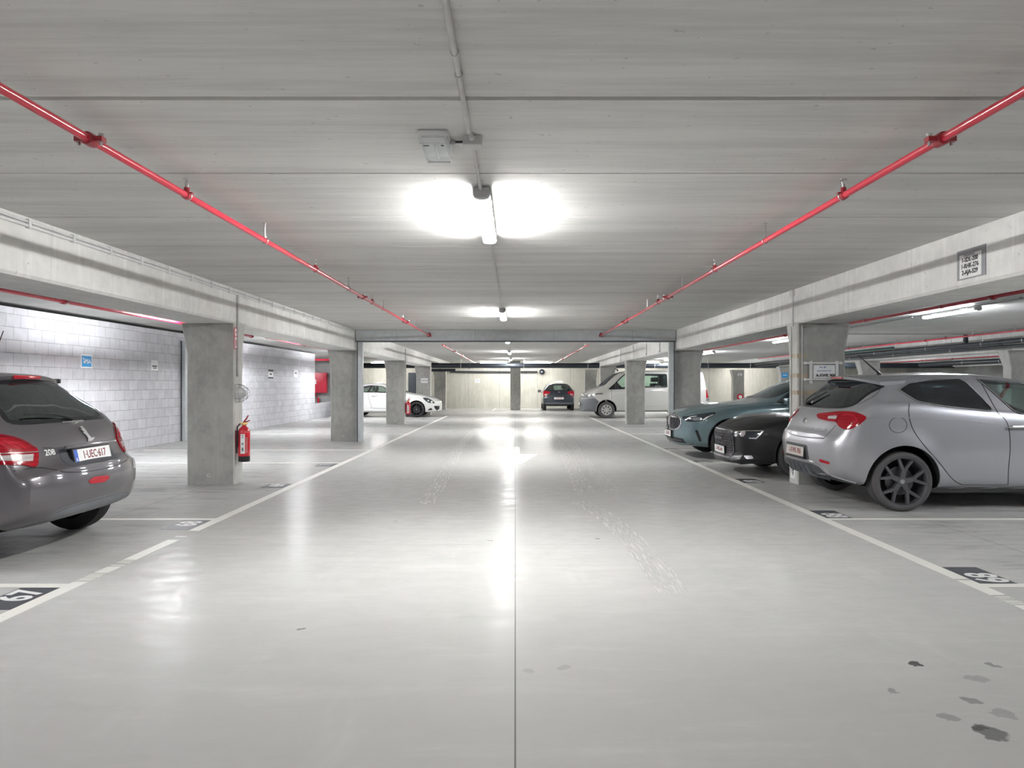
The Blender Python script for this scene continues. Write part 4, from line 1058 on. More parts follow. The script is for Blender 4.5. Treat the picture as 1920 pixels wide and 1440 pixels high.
# ------------------------------------------------------------------ grey hatchback (tail toward the lane, near the viewer)
P_ = {k: paint(*v) for k, v in dict(
    grey=('metallic_dark_grey_paint', (.135, .127, .138), .5, .34), silver=('metallic_silver_grey_paint', (.43, .435, .465), .55, .36),
    teal=('metallic_teal_paint', (.15, .225, .25), .45, .32), black=('gloss_black_paint', (.004, .0045, .006), .0, .4, .25),
    white=('white_car_paint', (.78, .78, .77), .0, .3), van=('metallic_pale_silver_paint', (.60, .59, .555), .35, .38), navy=('dark_blue_grey_paint', (.035, .045, .06), .4, .3)).items()}
def hatch208():
    L = 4.0; near = -1
    rearwin = rnd([(-.66, 1.10), (.66, 1.10), (.50, 1.42), (-.50, 1.42)], .12)
    side1 = rnd([(L-2.95, 1.02), (L-2.05, 1.37), (L-1.55, 1.40), (L-1.5, 1.06)], .1); side2 = rnd([(L-1.42, 1.06), (L-1.42, 1.40), (L-.95, 1.37), (L-.62, 1.18), (L-.72, 1.10)], .1)
    c = Car('hatchback_car', (-3.58-L, 6.2, 0), 0, 'dark grey hatchback seen from behind, tail lights toward the lane, parked by number 67', 'car', dict(
        L=L, rev=True, near=-1, wheels=(.82, L-.72), Rt=.325, Ra=.372, nx=84,
        top=[(0, .73), (.05, .765), (.09, .80), (.12, .87), (.17, .98), (.25, 1.085), (.36, 1.20), (.49, 1.315), (.62, 1.415), (.74, 1.472), (.9, 1.50), (1.2, 1.525), (1.7, 1.52), (2.1, 1.46), (2.9, 1.06), (3.1, 1.0), (3.8, .82), (4.0, .72)],
        belt=[(0, .68), (.08, .73), (.14, .84), (.25, 1.0), (.40, 1.08), (.7, 1.10), (1.0, 1.09), (2.0, 1.03), (3, .95), (3.9, .75), (4, .68)],
        w=[(0, .76), (.05, .79), (.15, .815), (.4, .865), (.8, .895), (1.0, .90), (3.2, .895), (3.8, .8), (4, .62)], wr=[(0, .60), (.3, .56), (.6, .535), (.9, .56), (2, .58), (3, .62), (4, .5)],
        wg=[(0, .93), (.2, .90), (.5, .84), (.9, .88), (1.5, .93), (4, .93)],
        bot=[(0, .33), (.12, .29), (.3, .25), (.6, .22), (3.6, .22), (4, .3)], ff=[(.2, .1), (.5, 0), (.8, .1)], rf=[(.25, .13), (.36, .04), (.45, .01), (.6, .0), (.7, .015), (.78, .03), (1.5, .03)], bowf=.28, bowr=.19, pr=3.0,
        cabin=(L-3.0, L-.36), cabfloor=.5, openings=[('side', side1), ('side', side2), ('rear', rearwin), ('front', rnd([(-.62, 1.04), (.62, 1.04), (.52, 1.40), (-.52, 1.40)], .1))], rearcut=L-1.1, frontcut=L-2.2), P_['grey'])
    c.cut()
    c.window('rear_window', 'rear', rearwin, 'glass_mid', .05)
    c.window('windscreen', 'front', rnd([(-.62, 1.04), (.62, 1.04), (.52, 1.40), (-.52, 1.40)], .1), 'glass', .04)
    for q in ('side+', 'side-'): c.window('side_window', q, side1, 'glass', .03); c.window('side_window', q, side2, 'glass', .03)
    c.wheels(wd=.20, spokes={'kind': 'I', 'rr': .66}, rimmat=M['rim_silver'])
    c.seats(L-1.15, (-.38, .38), .55, .52, .14); c.seats(L-2.0, (-.37, .37), .52, .60, .16)
    MB().box((L-2.95, -.7, .6), (L-2.6, .7, .98)).build('dashboard', M['interior'], c.root, bevel=.05)
    # spoiler and brake light
    sp = MB(); n = 16; vs = []; 
    for i in range(n+1):
        y = -.60+1.20*i/n; e = 1-.10*abs(y/.6)**3
        xr = L-.65-.12*abs(y/.6)**2.5; zt = 1.475*e+.147*(1-e)*10*0+.0
        zz = 1.512-.055*abs(y/.6)**2.2
        for (x, z) in ((xr-.26, zz+.0), (xr-.02, zz-.02), (xr, zz-.03), (xr-.015, zz-.065), (xr-.06, zz-.068), (xr-.24, zz-.03)): vs.append((x, y, z))
    fs = [tuple(range(6))[::-1], tuple(range(n*6, n*6+6))]
    for i in range(n):
        for k in range(6): fs.append((i*6+k, i*6+(k+1) % 6, i*6+6+(k+1) % 6, i*6+6+k))
    so = sp.add(vs, fs).build('roof_spoiler', P_['grey'], c.root, smooth=40)
    MB().box((L-.672, -.17, 1.450), (L-.642, .17, 1.484)).build('brake_light', M['lens_bright'], so, bevel=.012)
    for q in (-1, 1): MB().box((L-.83, q*.60-.02, 1.415), (L-.75, q*.60+.02, 1.46)).build('spoiler_end', M['black'], so, bevel=.012)
    # rear lamps, traced on the near one, mirrored to the far corner
    lampp = spl([(.50, .905), (.565, .845), (.66, .735), (.76, .76), (.84, .80), (.87, .95), (.86, 1.03), (.78, 1.035), (.66, .99), (.55, .93)][::-1], 4)
    lampp = [(.56, .885), (.62, .765), (.72, .785), (.86, .815), (.88, .92), (.87, 1.02), (.80, 1.03), (.70, 1.0), (.615, .94)]
    for q in (-1, 1):
        f = lambda pts: [(q*a, b) for a, b in pts]
        o = c.patch('tail_light', 'rear', spl(f(lampp), 4), M['lens_red'], off=.012, th=.03)
        c.patch('reversing_lens', 'rear', f([(.635, .805), (.72, .812), (.84, .835), (.84, .868), (.61, .858)]), M['lens_clear'], off=.014, th=.012, parent=o)
        c.strip('chrome_line', 'rear', f([(.57, .872), (.70, .876), (.86, .885)]), .010, M['chrome'], h=.016, parent=o)
        for k in range(3): c.strip('light_claw', 'rear', f(spl([(.655+.06*k, .90+.012*k), (.70+.05*k, .945+.008*k), (.78+.04*k, .975+.0*k)], 4, False)), .018, M['lens_bright'], h=.015, parent=o)
        c.strip('lamp_edge', 'rear', spl(f([(.585, .90), (.625, .945), (.70, .992), (.82, 1.022)]), 4, False), .022, M['lens_dark'], h=.0145, parent=o)
    # tailgate gaps, bumper lines
    c.seam('rear', spl([(-.86, .74), (-.62, .755), (-.45, .70), (-.2, .675), (0, .67), (.2, .675), (.45, .70), (.62, .755), (.86, .745)], 5, False), .012)
    c.seam('rear', [(-.50, .90), (-.38, .885), (.38, .885), (.50, .90)], .006)
    c.strip('bumper_line', 'rear', spl([(-.66, .27), (-.56, .38), (-.40, .42), (0, .43), (.40, .42), (.56, .38), (.66, .27)], 5, False), .010, M['plastic_mid'], h=.003)
    c.patch('diffuser', 'rear', rnd([(-.62, .275), (.62, .275), (.54, .375), (.38, .41), (-.38, .41), (-.54, .375)], .15), M['plastic_mid'], off=.002, th=.006)
    rf = c.patch('rear_reflector', 'px', rnd([(165, 902), (176, 894), (203, 891), (205, 896), (195, 904), (170, 907)], .2), M['lens_bright'], off=.004)
    # plate recess, plate, handle trim, badge, number
    c.patch('plate_recess', 'rear', rnd([(-.36, .735), (.36, .735), (.37, .80), (.34, .885), (-.34, .885), (-.37, .80)], .12), M['plastic_dark'], off=.002, th=.006)
    o, f = c.plate('rear', 0, .805, '1·UEC·617', tilt=.22, surround='AUTO GROEP LEUVEN', lift=.03)
    MB().box((-.36, -.03, -.02), (.36, .0, .01)).build('plate_lip', P_['grey'], c.root, bevel=.008).data.transform(f @ Matrix.Translation((0, .098, .012)))
    b = c.at('px', 162, 814, lift=.004)
    lion = [(-.055, .05), (-.025, .058), (.0, .03), (.012, -.005), (.03, -.03), (.075, -.028), (.03, -.05), (-.035, -.052), (-.012, -.03), (-.022, -.008), (-.05, .012), (-.028, .018), (-.06, .036), (-.03, .036)]
    MB().prism(lion, lambda u, v, d: (u*1.15, v*1.35, d), 0, .006).build('badge', M['silver'], c.root).data.transform(b)
    text('badge_number', '208', .07, M['pvc_white'], c.root, c.at('rear', -.46, .855, lift=.005), extrude=.004, bold=.001)
    t = MB().box((-.15, -.008, 0), (.15, .008, .012)); t.build('tailgate_trim', M['chrome'], c.root, bevel=.004).data.transform(c.at('rear', .0, 1.078, lift=.002))
    # wiper
    wz = MB(); pts = [c.hit('rear', y, z) for y, z in ((.0, 1.10), (-.18, 1.135), (-.50, 1.145))]; wz.tube([p+n*(.03 if i else .02) for i, (p, n) in enumerate(pts)], [.016, .009, .006], 8)
    wz.build('rear_wiper', M['black'], c.root)
    # aerial
    MB().tube([(L-1.0, -.0, 1.47), (L-1.0, 0, 1.50), (L-.86, 0, 1.87)], [.02, .010, .004], 8).build('aerial', M['black'], c.root)
    for q in (-1, 1): c.mirror(L-2.62, q*.88, 1.05, q, P_['grey'])
    return c
hatch208()

# ------------------------------------------------------------------ silver-grey hatchback on the other side
def giulietta():
    L = 4.52; r = lambda d: L-d
    sw = spl([(r(.90), 1.345), (r(1.06), 1.405), (r(1.30), 1.435), (r(1.72), 1.448), (r(1.80), 1.30), (r(1.90), 1.085), (r(1.3), 1.155), (r(1.00), 1.205), (r(.93), 1.27)], 4)
    sw = rnd([(r(.88), 1.345), (r(1.03), 1.42), (r(1.28), 1.462), (r(1.66), 1.475), (r(1.86), 1.105), (r(1.3), 1.165), (r(1.02), 1.215)], .16)
    sf = rnd([(r(1.82), 1.475), (r(2.3), 1.435), (r(2.75), 1.25), (r(3.05), 1.06), (r(2.10), 1.085)], .10)
    rw = spl([(-.60, 1.15), (0, 1.135), (.60, 1.15), (.71, 1.25), (.62, 1.42), (.4, 1.45), (0, 1.455), (-.4, 1.45), (-.62, 1.42), (-.71, 1.25)], 4)
    c = Car('hatchback_car', (3.45+L, 8.80, 0), math.pi, 'silver grey five-door hatchback with dark alloy wheels, tail toward the lane, number 88', 'car', dict(
        L=L, rev=True, near=1, wheels=(.93, r(.835)), Rt=.332, Ra=.398, nx=84, flare=.03, rail=.065,
        top=[(0, .83), (.03, .86), (.07, .93), (.13, 1.03), (.20, 1.10), (.28, 1.16), (.40, 1.285), (.52, 1.40), (.62, 1.475), (.80, 1.52), (1.2, 1.55), (1.7, 1.555), (2.2, 1.52), (2.7, 1.38), (3.3, 1.05), (3.5, 1.0), (4.3, .82), (4.52, .74)],
        belt=[(0, .79), (.06, .86), (.14, .97), (.3, 1.10), (.55, 1.18), (.9, 1.195), (1.5, 1.14), (2.3, 1.07), (3.3, .99), (4.4, .78), (4.52, .70)],
        w=[(0, .78), (.08, .84), (.25, .895), (.6, .93), (1.2, .935), (2.5, .93), (3.7, .93), (4.2, .88), (4.45, .76), (4.52, .66)], wr=[(0, .62), (.4, .58), (.7, .58), (1.2, .61), (2.0, .62), (2.8, .63), (3.3, .66), (4.5, .5)],
        wg=[(0, .93), (.3, .90), (.6, .88), (1.0, .92), (2, .935), (4.5, .93)],
        bot=[(0, .36), (.15, .31), (.35, .26), (.6, .23), (3.9, .23), (4.3, .25), (4.52, .3)], ff=[(.2, .1), (.5, 0), (.8, .1)], rf=[(.25, .14), (.4, .05), (.55, .01), (.7, 0), (.78, .02), (.86, .04), (1.6, .04)], bowf=.3, bowr=.20, pr=2.6,
        cabin=(r(3.25), r(.42)), cabfloor=.5, openings=[('side', sw), ('side', sf), ('rear', rw), ('front', rnd([(-.62, 1.06), (.62, 1.06), (.54, 1.42), (-.54, 1.42)], .1))], rearcut=r(1.0), frontcut=r(2.3)), P_['silver'])
    c.cut()
    c.window('rear_window', 'rear', rw, 'glass_dark', .045)
    c.window('windscreen', 'front', rnd([(-.62, 1.06), (.62, 1.06), (.54, 1.42), (-.54, 1.42)], .1), 'glass', .04)
    for q in ('side+', 'side-'):
        g = c.window('rear_side_window', q, sw, 'glass_dark', .022); c.strip('window_moulding', q, sw, .014, M['silver'], h=.007, parent=g, closed=True)
        g = c.window('front_side_window', q, sf, 'glass', .03); c.strip('window_moulding', q, sf, .012, M['silver'], h=.007, parent=g, closed=True)
    c.wheels(wd=.225, spokes={'kind': 'Y', 'rr': .80, 'rot': .12}, rimmat=M['rim_dark'], tyremat=M['rubber_gray'])
    c.seats(r(1.35), (-.38, .38), .56, .50, .14); c.seats(r(2.25), (-.38, .38), .54, .58, .16)
    MB().box((r(3.2), -.7, .6), (r(2.85), .7, 1.0)).build('dashboard', M['interior'], c.root, bevel=.05)
    MB().tube([(r(2.72)+.1*math.cos(a)*0-.05*math.sin(a), -.38+.18*math.cos(a), .98+.17*math.sin(a)) for a in np.linspace(0, 2*math.pi, 25)], .014, 8).build('steering_wheel', M['black'], c.root)
    MB().box((r(2.62), -.09, 1.36), (r(2.60), .09, 1.41)).build('rear_view_mirror', M['black'], c.root, bevel=.01)
    # spoiler
    n = 16; vs = []
    for i in range(n+1):
        y = -.66+1.32*i/n; k = abs(y/.66)
        xr = L-.50-.20*k**2.4; zz = 1.522-.075*k**2.4
        for (x, z) in ((xr-.30, zz+.006), (xr-.02, zz-.012), (xr, zz-.02), (xr-.012, zz-.05), (xr-.06, zz-.055), (xr-.28, zz-.035)): vs.append((x, y, z))
    fs = [tuple(range(6))[::-1], tuple(range(n*6, n*6+6))]
    for i in range(n):
        for k in range(6): fs.append((i*6+k, i*6+(k+1) % 6, i*6+6+(k+1) % 6, i*6+6+k))
    so = MB().add(vs, fs).build('roof_spoiler', P_['silver'], c.root, smooth=40)
    MB().box((L-.53, -.16, 1.474), (L-.495, .16, 1.50)).build('brake_light', M['lens_red'], so, bevel=.008)
    # lamps
    near_ = spl([(1534, 777), (1556, 774), (1581, 772), (1606, 774), (1624, 782.5), (1615, 793), (1600, 803), (1585, 805.5), (1574, 800), (1567, 791.5), (1550, 789), (1536, 785)], 4)
    o = c.patch('tail_light', 'px', near_, M['lens_red'], off=.012, th=.03)
    c.patch('reversing_lens', 'px', rnd([(1555, 781), (1571, 780), (1569, 787), (1553, 786)], .2), M['lens_clear'], off=.014, th=.012, parent=o)
    c.strip('light_arc', 'px', spl([(1582, 779), (1596, 779), (1606, 786), (1603, 795), (1593, 799)], 4, False), .022, M['lens_bright'], h=.015, parent=o)
    c.strip('light_row', 'px', [(1540, 778), (1580, 776)], .016, M['lens_bright'], h=.015, parent=o)
    c.strip('lamp_gap', 'px', [(1578, 774), (1569, 793)], .008, M['lens_dark'], h=.0155, parent=o)
    far = spl([(-.50, 1.075), (-.62, 1.09), (-.75, 1.08), (-.80, 1.03), (-.78, .93), (-.70, .915), (-.64, .98), (-.52, 1.0)], 4)
    c.patch('tail_light', 'rear', far, M['lens_red'], off=.012, th=.03)
    # gaps
    w = .007
    c.seam('px', spl([(1478, 811), (1490, 816), (1515, 820), (1545, 822)], 4, False), .014)
    c.seam('px', spl([(1545, 822), (1556, 810), (1568, 797)], 4, False), w)
    c.strip('bumper_edge', 'px', spl([(1545, 825), (1570, 828), (1590, 823), (1602, 808), (1608, 799)], 4, False), .008, P_['silver'], h=.004)
    c.seam('px', spl([(1705, 756), (1704, 775), (1711, 803), (1731, 833), (1760, 866), (1784, 896), (1800, 907), (1815, 909), (1890, 909)], 4, False), .010)
    c.seam('px', spl([(1871, 774), (1885, 787), (1892, 806), (1894, 840), (1891, 880), (1890, 909)], 4, False), .010)
    c.seam('px', spl([(1836, 711), (1848, 733), (1860, 755), (1871, 774)], 4, False), .012)
    c.strip('sill_line', 'px', [(1756, 922), (1920, 917)], .012, P_['silver'], h=.006)
    c.seam('px', ellipse(1684, 797, 16.5, 14.5), .006, closed=True)
    c.seam('px', spl([(1607, 759), (1640, 742), (1652, 727), (1662, 716)], 4, False), .006)
    c.strip('shoulder_crease', 'px', spl([(1628, 783), (1700, 783), (1760, 787), (1830, 791), (1920, 806)], 4, False), .012, P_['silver'], h=.003)
    # wheel-arch lip
    c.strip('arch_lip', 'side+', [(r(.835)+.402*math.cos(a), .342+.402*math.sin(a)) for a in np.linspace(-.28, math.pi+.15, 40)], .022, P_['silver'], h=.006)
    # bumper: plate, reflector, diffuser
    c.patch('plate_recess', 'rear', rnd([(-.34, .515), (.34, .515), (.32, .69), (-.32, .69)], .1), M['plastic_dark'], off=.002, th=.006)
    c.plate('rear', 0, .60, '1-XWK-906', mat='plate_dirty', tilt=.08, band=False, lift=.012)
    for q in (-1, 1): c.patch('rear_reflector', 'rear', rnd([(q*.545, .515), (q*.70, .50), (q*.70, .53), (q*.55, .55)], .2), M['lens_bright'], off=.004)
    df = c.patch('diffuser', 'rear', rnd([(-.72, .27), (.72, .27), (.66, .33), (.50, .45), (.36, .475), (-.36, .475), (-.50, .45), (-.66, .33)], .10), M['plastic_dark'], off=.006, th=.014)
    for k in range(5): c.strip('diffuser_fin', 'rear', [(-.3+.15*k, .29), (-.26+.13*k, .455)], .02, M['plastic_mid'], h=.03, parent=df)
    c.strip('diffuser_edge', 'rear', spl([(-.76, .30), (-.66, .37), (-.52, .475), (-.36, .50), (0, .505), (.36, .50), (.52, .475), (.66, .37), (.76, .30)], 4, False), .014, M['silver'], h=.012, parent=df)
    b = c.at('rear', 0, .965, lift=.0)
    bo = MB().lathe([(0, .014), (.030, .014), (.038, .010), (.045, .0), (.045, -.01), (0, -.01)], lambda a, bb, h: (a, bb, h), 28).build('badge', M['chrome'], c.root); bo.data.transform(b)
    bi = MB().box((-.003, -.028, .014), (.003, .028, .016)).box((-.026, -.003, .014), (.0, .003, .016)).lathe([(.026, .014), (.029, .0155), (.032, .014)], lambda a, bb, h: (a, bb, h), 24).build('badge_mark', M['ink'], bo); bi.data.transform(b)
    text('model_lettering', 'GIULIETTA', .036, M['pvc_white'], c.root, c.at('rear', .46, .885, lift=.002), extrude=.002, sx=1.25)
    p0, n0 = c.hit('px', 1519, 756); p1, n1 = c.hit('px', 1553, 738); p2, n2 = c.hit('px', 1515, 757)
    wp = MB().tube([p2+n2*.015, p0+n0*.03, p1+n1*.03], [.03, .016, .007], 8); wp.build('rear_wiper', M['black'], c.root)
    MB().tube([(r(.98), .12, 1.52), (r(.95), .12, 1.56), (r(.73), .10, 1.76)], [.03, .013, .005], 8).build('aerial', M['black'], c.root)
    h = MB(); p, n = c.hit('px', 1906, 801); h.tube([p+Vector((.10, 0, 0))+n*.02, p+Vector((.07, 0, .006))+n*.04, p+Vector((-.10, 0, .004))+n*.04, p+Vector((-.14, 0, 0))+n*.015], [.012, .016, .014, .01], 8)
    h.build('door_handle', M['chrome'], c.root)
    for q in (-1, 1): c.mirror(r(2.95), q*.93, 1.08, q, P_['silver'])
    return c
giulietta()

# ------------------------------------------------------------------ black coupe
def coupe():
    L = 4.75; c = Car('coupe_car', (3.30, 11.55, 0), 0, 'glossy black coupe with honeycomb grille, nose beside the taped pillar', 'car', dict(
        L=L, near=-1, wheels=(.97, 3.85), Rt=.345, Ra=.395, nx=76, flare=.022,
        top=[(0, .70), (.03, .745), (.10, .80), (.27, .866), (.48, .915), (.72, .943), (1.15, .965), (1.5, 1.0), (1.75, 1.06), (2.5, 1.38), (2.9, 1.43), (3.5, 1.40), (4.3, 1.08), (4.75, .95)],
        belt=[(0, .62), (.10, .70), (.4, .80), (.9, .88), (1.6, .94), (2.5, .99), (3.6, 1.03), (4.75, .9)],
        w=[(0, .70), (.08, .79), (.25, .87), (.6, .925), (1.2, .94), (4.2, .93), (4.75, .75)], wr=[(0, .5), (2, .58), (3.5, .56), (4.75, .5)],
        bot=[(0, .19), (.3, .19), (.7, .20), (4.2, .2), (4.75, .3)], ff=[(.15, .04), (.24, -.02), (.35, .02), (.5, .01), (.62, .0), (.72, .03), (.8, .08), (1.5, .08)], rf=[(.2, .1), (.6, 0), (1, .1)], bowf=.30, bowr=.2, pf=2.3), P_['black'])
    c.cut()
    c.wheels(wd=.23, spokes={'kind': 'I', 'rr': .77}, rimmat=M['silver'], tyremat=M['rubber_gray'])
    gp = rnd([(-.44, .27), (.44, .27), (.50, .40), (.50, .60), (.45, .695), (-.45, .695), (-.50, .60), (-.50, .40)], .12)
    g = c.patch('grille', 'front', gp, M['black'], off=.006)
    c.strip('grille_frame', 'front', gp, .014, M['rim_dark'], h=.014, parent=g, closed=True)
    m = MB(); q_ = .043
    for j in range(10):
        for i in range(-11, 12):
            cy, cz = i*q_+(q_/2 if j % 2 else 0), .30+j*.041
            if abs(cy) < .455 and not (abs(cy) < .28 and .315 < cz < .44):
                hx = [(cy+.021*math.cos(math.pi/6+k*math.pi/3), cz+.021*math.sin(math.pi/6+k*math.pi/3)) for k in range(6)]
                c.strip('', 'front', hx, .006, None, h=.012, closed=True, step=.03, build=False, m=m, dig=.0)
    m.build('honeycomb', M['rim_dark'], g)
    for k in range(4):
        fr = c.at('front', -.126+.084*k, .60, lift=.012)
        t = MB(); t.tube([(.054*math.cos(a), .054*math.sin(a), 0) for a in np.linspace(0, 2*math.pi, 25)], .0065, 8, cap=False); t.build('badge_ring', M['rim_dark'], g).data.transform(fr)
    c.plate('front', 0, .375, '1-WIG-644', tilt=-.05, band=False, lift=.02)
    hl = spl([(1374, 814), (1379, 809.5), (1390, 807.5), (1412, 807), (1433, 806.5), (1430.5, 814), (1426, 823), (1415, 823.5), (1404, 822.5), (1393, 818.5), (1380, 819)], 3)
    o = c.patch('headlight', 'px', hl, M['lens_smoke'], off=.006)
    c.strip('daylight_line', 'px', [(1431, 808), (1424, 816), (1418, 822), (1405, 821.5)], .022, M['silver'], h=.012, parent=o)
    c.strip('chrome_line', 'px', [(1380, 810), (1400, 808.5), (1431, 808)], .014, M['chrome'], h=.012, parent=o)
    for (x, y, r) in ((1381, 814, .042), (1393, 813.5, .05)):
        fr = c.at('px', x, y, lift=.006); MB().lathe([(0, .012), (r*.6, .012), (r, .004), (r*1.05, -.01), (0, -.01)], lambda a, b, h: (a, b, h), 24).build('projector', M['chrome'], o).data.transform(fr)
    c.patch('headlight', 'front', spl([(.57, .62), (.64, .67), (.80, .68), (.86, .67), (.80, .57), (.66, .585)], 3), M['lens_smoke'], off=.006)
    c.seam('px', spl([(1374, 806), (1392, 800), (1410, 794), (1440, 787), (1484, 782)], 4, False), .008)
    c.strip('hood_crease', 'px', spl([(1364, 795), (1380, 789), (1402, 783), (1432, 779), (1484, 776)], 4, False), .010, P_['black'], h=.004)
    o = c.patch('side_intake', 'px', rnd([(1367, 849), (1388, 846), (1394, 852), (1388, 863), (1370, 866)], .15), M['trim'], off=.004)
    for k in range(4): c.strip('intake_mesh', 'px', [(1368+k*.5, 851+k*4), (1391-k, 849+k*4)], .006, M['plastic_mid'], h=.01, parent=o)
    c.patch('fog_trim', 'px', rnd([(1394, 854), (1410, 854), (1413, 860), (1400, 861)], .2), M['silver'], off=.005)
    c.patch('lower_intake', 'front', rnd([(-.42, .205), (.42, .205), (.38, .25), (-.38, .25)], .2), M['trim'], off=.004)
    c.strip('splitter', 'front', spl([(-.72, .20), (-.45, .185), (.45, .185), (.72, .20)], 4, False), .03, M['black'], h=.02)
    c.strip('arch_lip', 'side-', [(.97+.40*math.cos(a), .355+.40*math.sin(a)) for a in np.linspace(-.25, math.pi+.25, 36)], .02, P_['black'], h=.006)
    for q in ('side-', 'side+'): c.window('side_window', q, rnd([(1.95, 1.0), (2.55, 1.32), (3.3, 1.34), (3.9, 1.08)], .12), 'trim', .02)
    c.window('windscreen', 'front', rnd([(-.60, 1.08), (.60, 1.08), (.52, 1.36), (-.52, 1.36)], .1), 'trim', .0)
    for q in (-1, 1): c.mirror(2.0, q*.93, 1.0, q, P_['black'])
    return c
coupe()

# ------------------------------------------------------------------ teal saloon
def saloon():
    L = 5.2; sw = rnd([(1.78, 1.06), (2.45, 1.42), (3.1, 1.46), (3.9, 1.40), (4.35, 1.16)], .1)
    fw = rnd([(-.66, 1.16), (.66, 1.16), (.55, 1.49), (-.55, 1.49)], .1)
    c = Car('saloon_car', (3.05, 14.2, 0), 0, 'metallic teal saloon with chrome-ringed twin grille, nose toward the lane', 'car', dict(
        L=L, near=-1, wheels=(.95, 4.03), Rt=.36, Ra=.405, nx=80, flare=.02,
        top=[(0, .80), (.05, .865), (.18, .93), (.40, .985), (.75, 1.04), (1.5, 1.11), (1.62, 1.14), (2.45, 1.50), (2.9, 1.56), (3.6, 1.54), (4.5, 1.22), (5.2, 1.05)],
        belt=[(0, .72), (.10, .80), (.4, .88), (.9, .95), (1.6, 1.03), (2.5, 1.07), (4.0, 1.12), (5.2, .98)],
        w=[(0, .72), (.08, .81), (.25, .89), (.6, .94), (1.2, .96), (4.6, .95), (5.2, .78)], wr=[(0, .5), (2, .60), (3.5, .60), (5.2, .5)],
        bot=[(0, .27), (.3, .23), (.7, .21), (4.6, .22), (5.2, .34)], ff=[(.2, .10), (.3, .02), (.45, .0), (.6, .02), (.75, .02), (.85, .06), (.95, .1), (1.7, .1)], rf=[(.2, .1), (.6, 0), (1.1, .1)], bowf=.30, bowr=.22, pf=2.3,
        cabin=(1.75, 4.3), cabfloor=.5, openings=[('side', sw), ('front', fw)], frontcut=2.6), P_['teal'])
    c.cut()
    c.wheels(wd=.24, spokes={'kind': 'I', 'rr': .76}, rimmat=M['rim_dark'])
    c.window('windscreen', 'front', fw, 'glass', .04)
    for q in ('side+', 'side-'):
        g = c.window('side_window', q, sw, 'glass_dark', .03); c.strip('window_moulding', q, [(1.74, 1.045), (4.35, 1.135)], .022, M['chrome'], h=.008, parent=g)
    c.seats(2.75, (-.4, .4), .58, .58, .16); c.seats(3.75, (-.4, .4), .6, .5, .14)
    MB().box((1.85, -.75, .65), (2.2, .75, 1.08)).build('dashboard', M['interior'], c.root, bevel=.05)
    for q in (-1, 1):
        kp = [(q*a, b) for a, b in spl([(.05, .70), (.06, .79), (.12, .815), (.34, .805), (.53, .775), (.585, .70), (.53, .60), (.40, .545), (.14, .535), (.07, .60)], 4)]
        g = c.patch('kidney_grille', 'front', kp, M['trim'], off=.006)
        c.strip('chrome_ring', 'front', kp, .034, M['chrome'], h=.016, parent=g, closed=True)
        for k in range(6):
            y = q*(.125+.075*k); c.strip('grille_bar', 'front', [(y, .575+.0*k), (y, .765)], .014, M['rim_dark'], h=.016, parent=g)
    fr = c.at('front', 0, .845, lift=.003)
    bd = MB().lathe([(0, .006), (.034, .006), (.04, .002), (.041, -.004), (0, -.004)], lambda a, b, h: (a, b, h), 28).build('badge', M['ink'], c.root); bd.data.transform(fr)
    for k in range(4):
        w_ = MB(); a0 = k*math.pi/2; w_.prism([(0, 0)]+[(.027*math.cos(a0+t), .027*math.sin(a0+t)) for t in np.linspace(0, math.pi/2, 8)], lambda u, v, d: (u, v, d), .006, .0072)
        w_.build('badge_quarter', M['blue'] if k % 2 else M['white'], bd).data.transform(fr)
    c.plate('front', 0, .455, '2-GDF-471', tilt=0, band=False, lift=.02)
    hl = spl([(1279, 781.5), (1290, 780), (1310, 776.5), (1340, 773), (1339, 777), (1330, 783.5), (1316, 789.5), (1294, 791), (1284, 789)], 3)
    o = c.patch('headlight', 'px', hl, M['lens_smoke'], off=.006)
    c.strip('daylight_line', 'px', [(1285, 788), (1296, 782), (1307, 780.5)], .022, M['silver'], h=.012, parent=o)
    c.strip('daylight_line', 'px', [(1318, 787.5), (1326, 782.5), (1337, 777.5)], .026, M['silver'], h=.012, parent=o)
    c.patch('lamp_pod', 'px', rnd([(1298, 784), (1316, 782), (1315, 788), (1300, 789)], .3), M['lens_head'], off=.010, parent=o)
    c.patch('headlight', 'front', spl([(.58, .74), (.70, .79), (.84, .81), (.86, .77), (.72, .70), (.60, .70)], 3), M['lens_smoke'], off=.006)
    c.patch('air_slot', 'px', rnd([(1303, 807), (1308, 806), (1316, 827), (1311, 828)], .15), M['trim'], off=.003)
    o = c.patch('lower_intake', 'front', rnd([(-.70, .30), (.70, .30), (.66, .385), (.40, .40), (-.40, .40), (-.66, .385)], .12), M['trim'], off=.004)
    c.strip('intake_bar', 'front', [(-.62, .345), (.62, .345)], .014, M['plastic_dark'], h=.012, parent=o)
    c.strip('lower_lip', 'front', spl([(-.78, .30), (-.5, .265), (.5, .265), (.78, .30)], 4, False), .03, M['plastic_dark'], h=.012)
    c.strip('bumper_crease', 'px', spl([(1277, 792), (1288, 800), (1300, 806), (1335, 804)], 4, False), .010, P_['teal'], h=.004)
    c.seam('px', spl([(1279, 780), (1300, 773), (1340, 766), (1400, 758), (1455, 755)], 4, False), .008)
    c.strip('hood_crease', 'px', spl([(1275, 774), (1300, 765), (1340, 759), (1400, 753)], 4, False), .012, P_['teal'], h=.004)
    c.strip('arch_lip', 'side-', [(.95+.41*math.cos(a), .37+.41*math.sin(a)) for a in np.linspace(-.25, math.pi+.25, 36)], .02, M['trim'], h=.005)
    for q in (-1, 1): c.mirror(1.98, q*.97, 1.10, q, P_['teal'])
    return c
saloon()

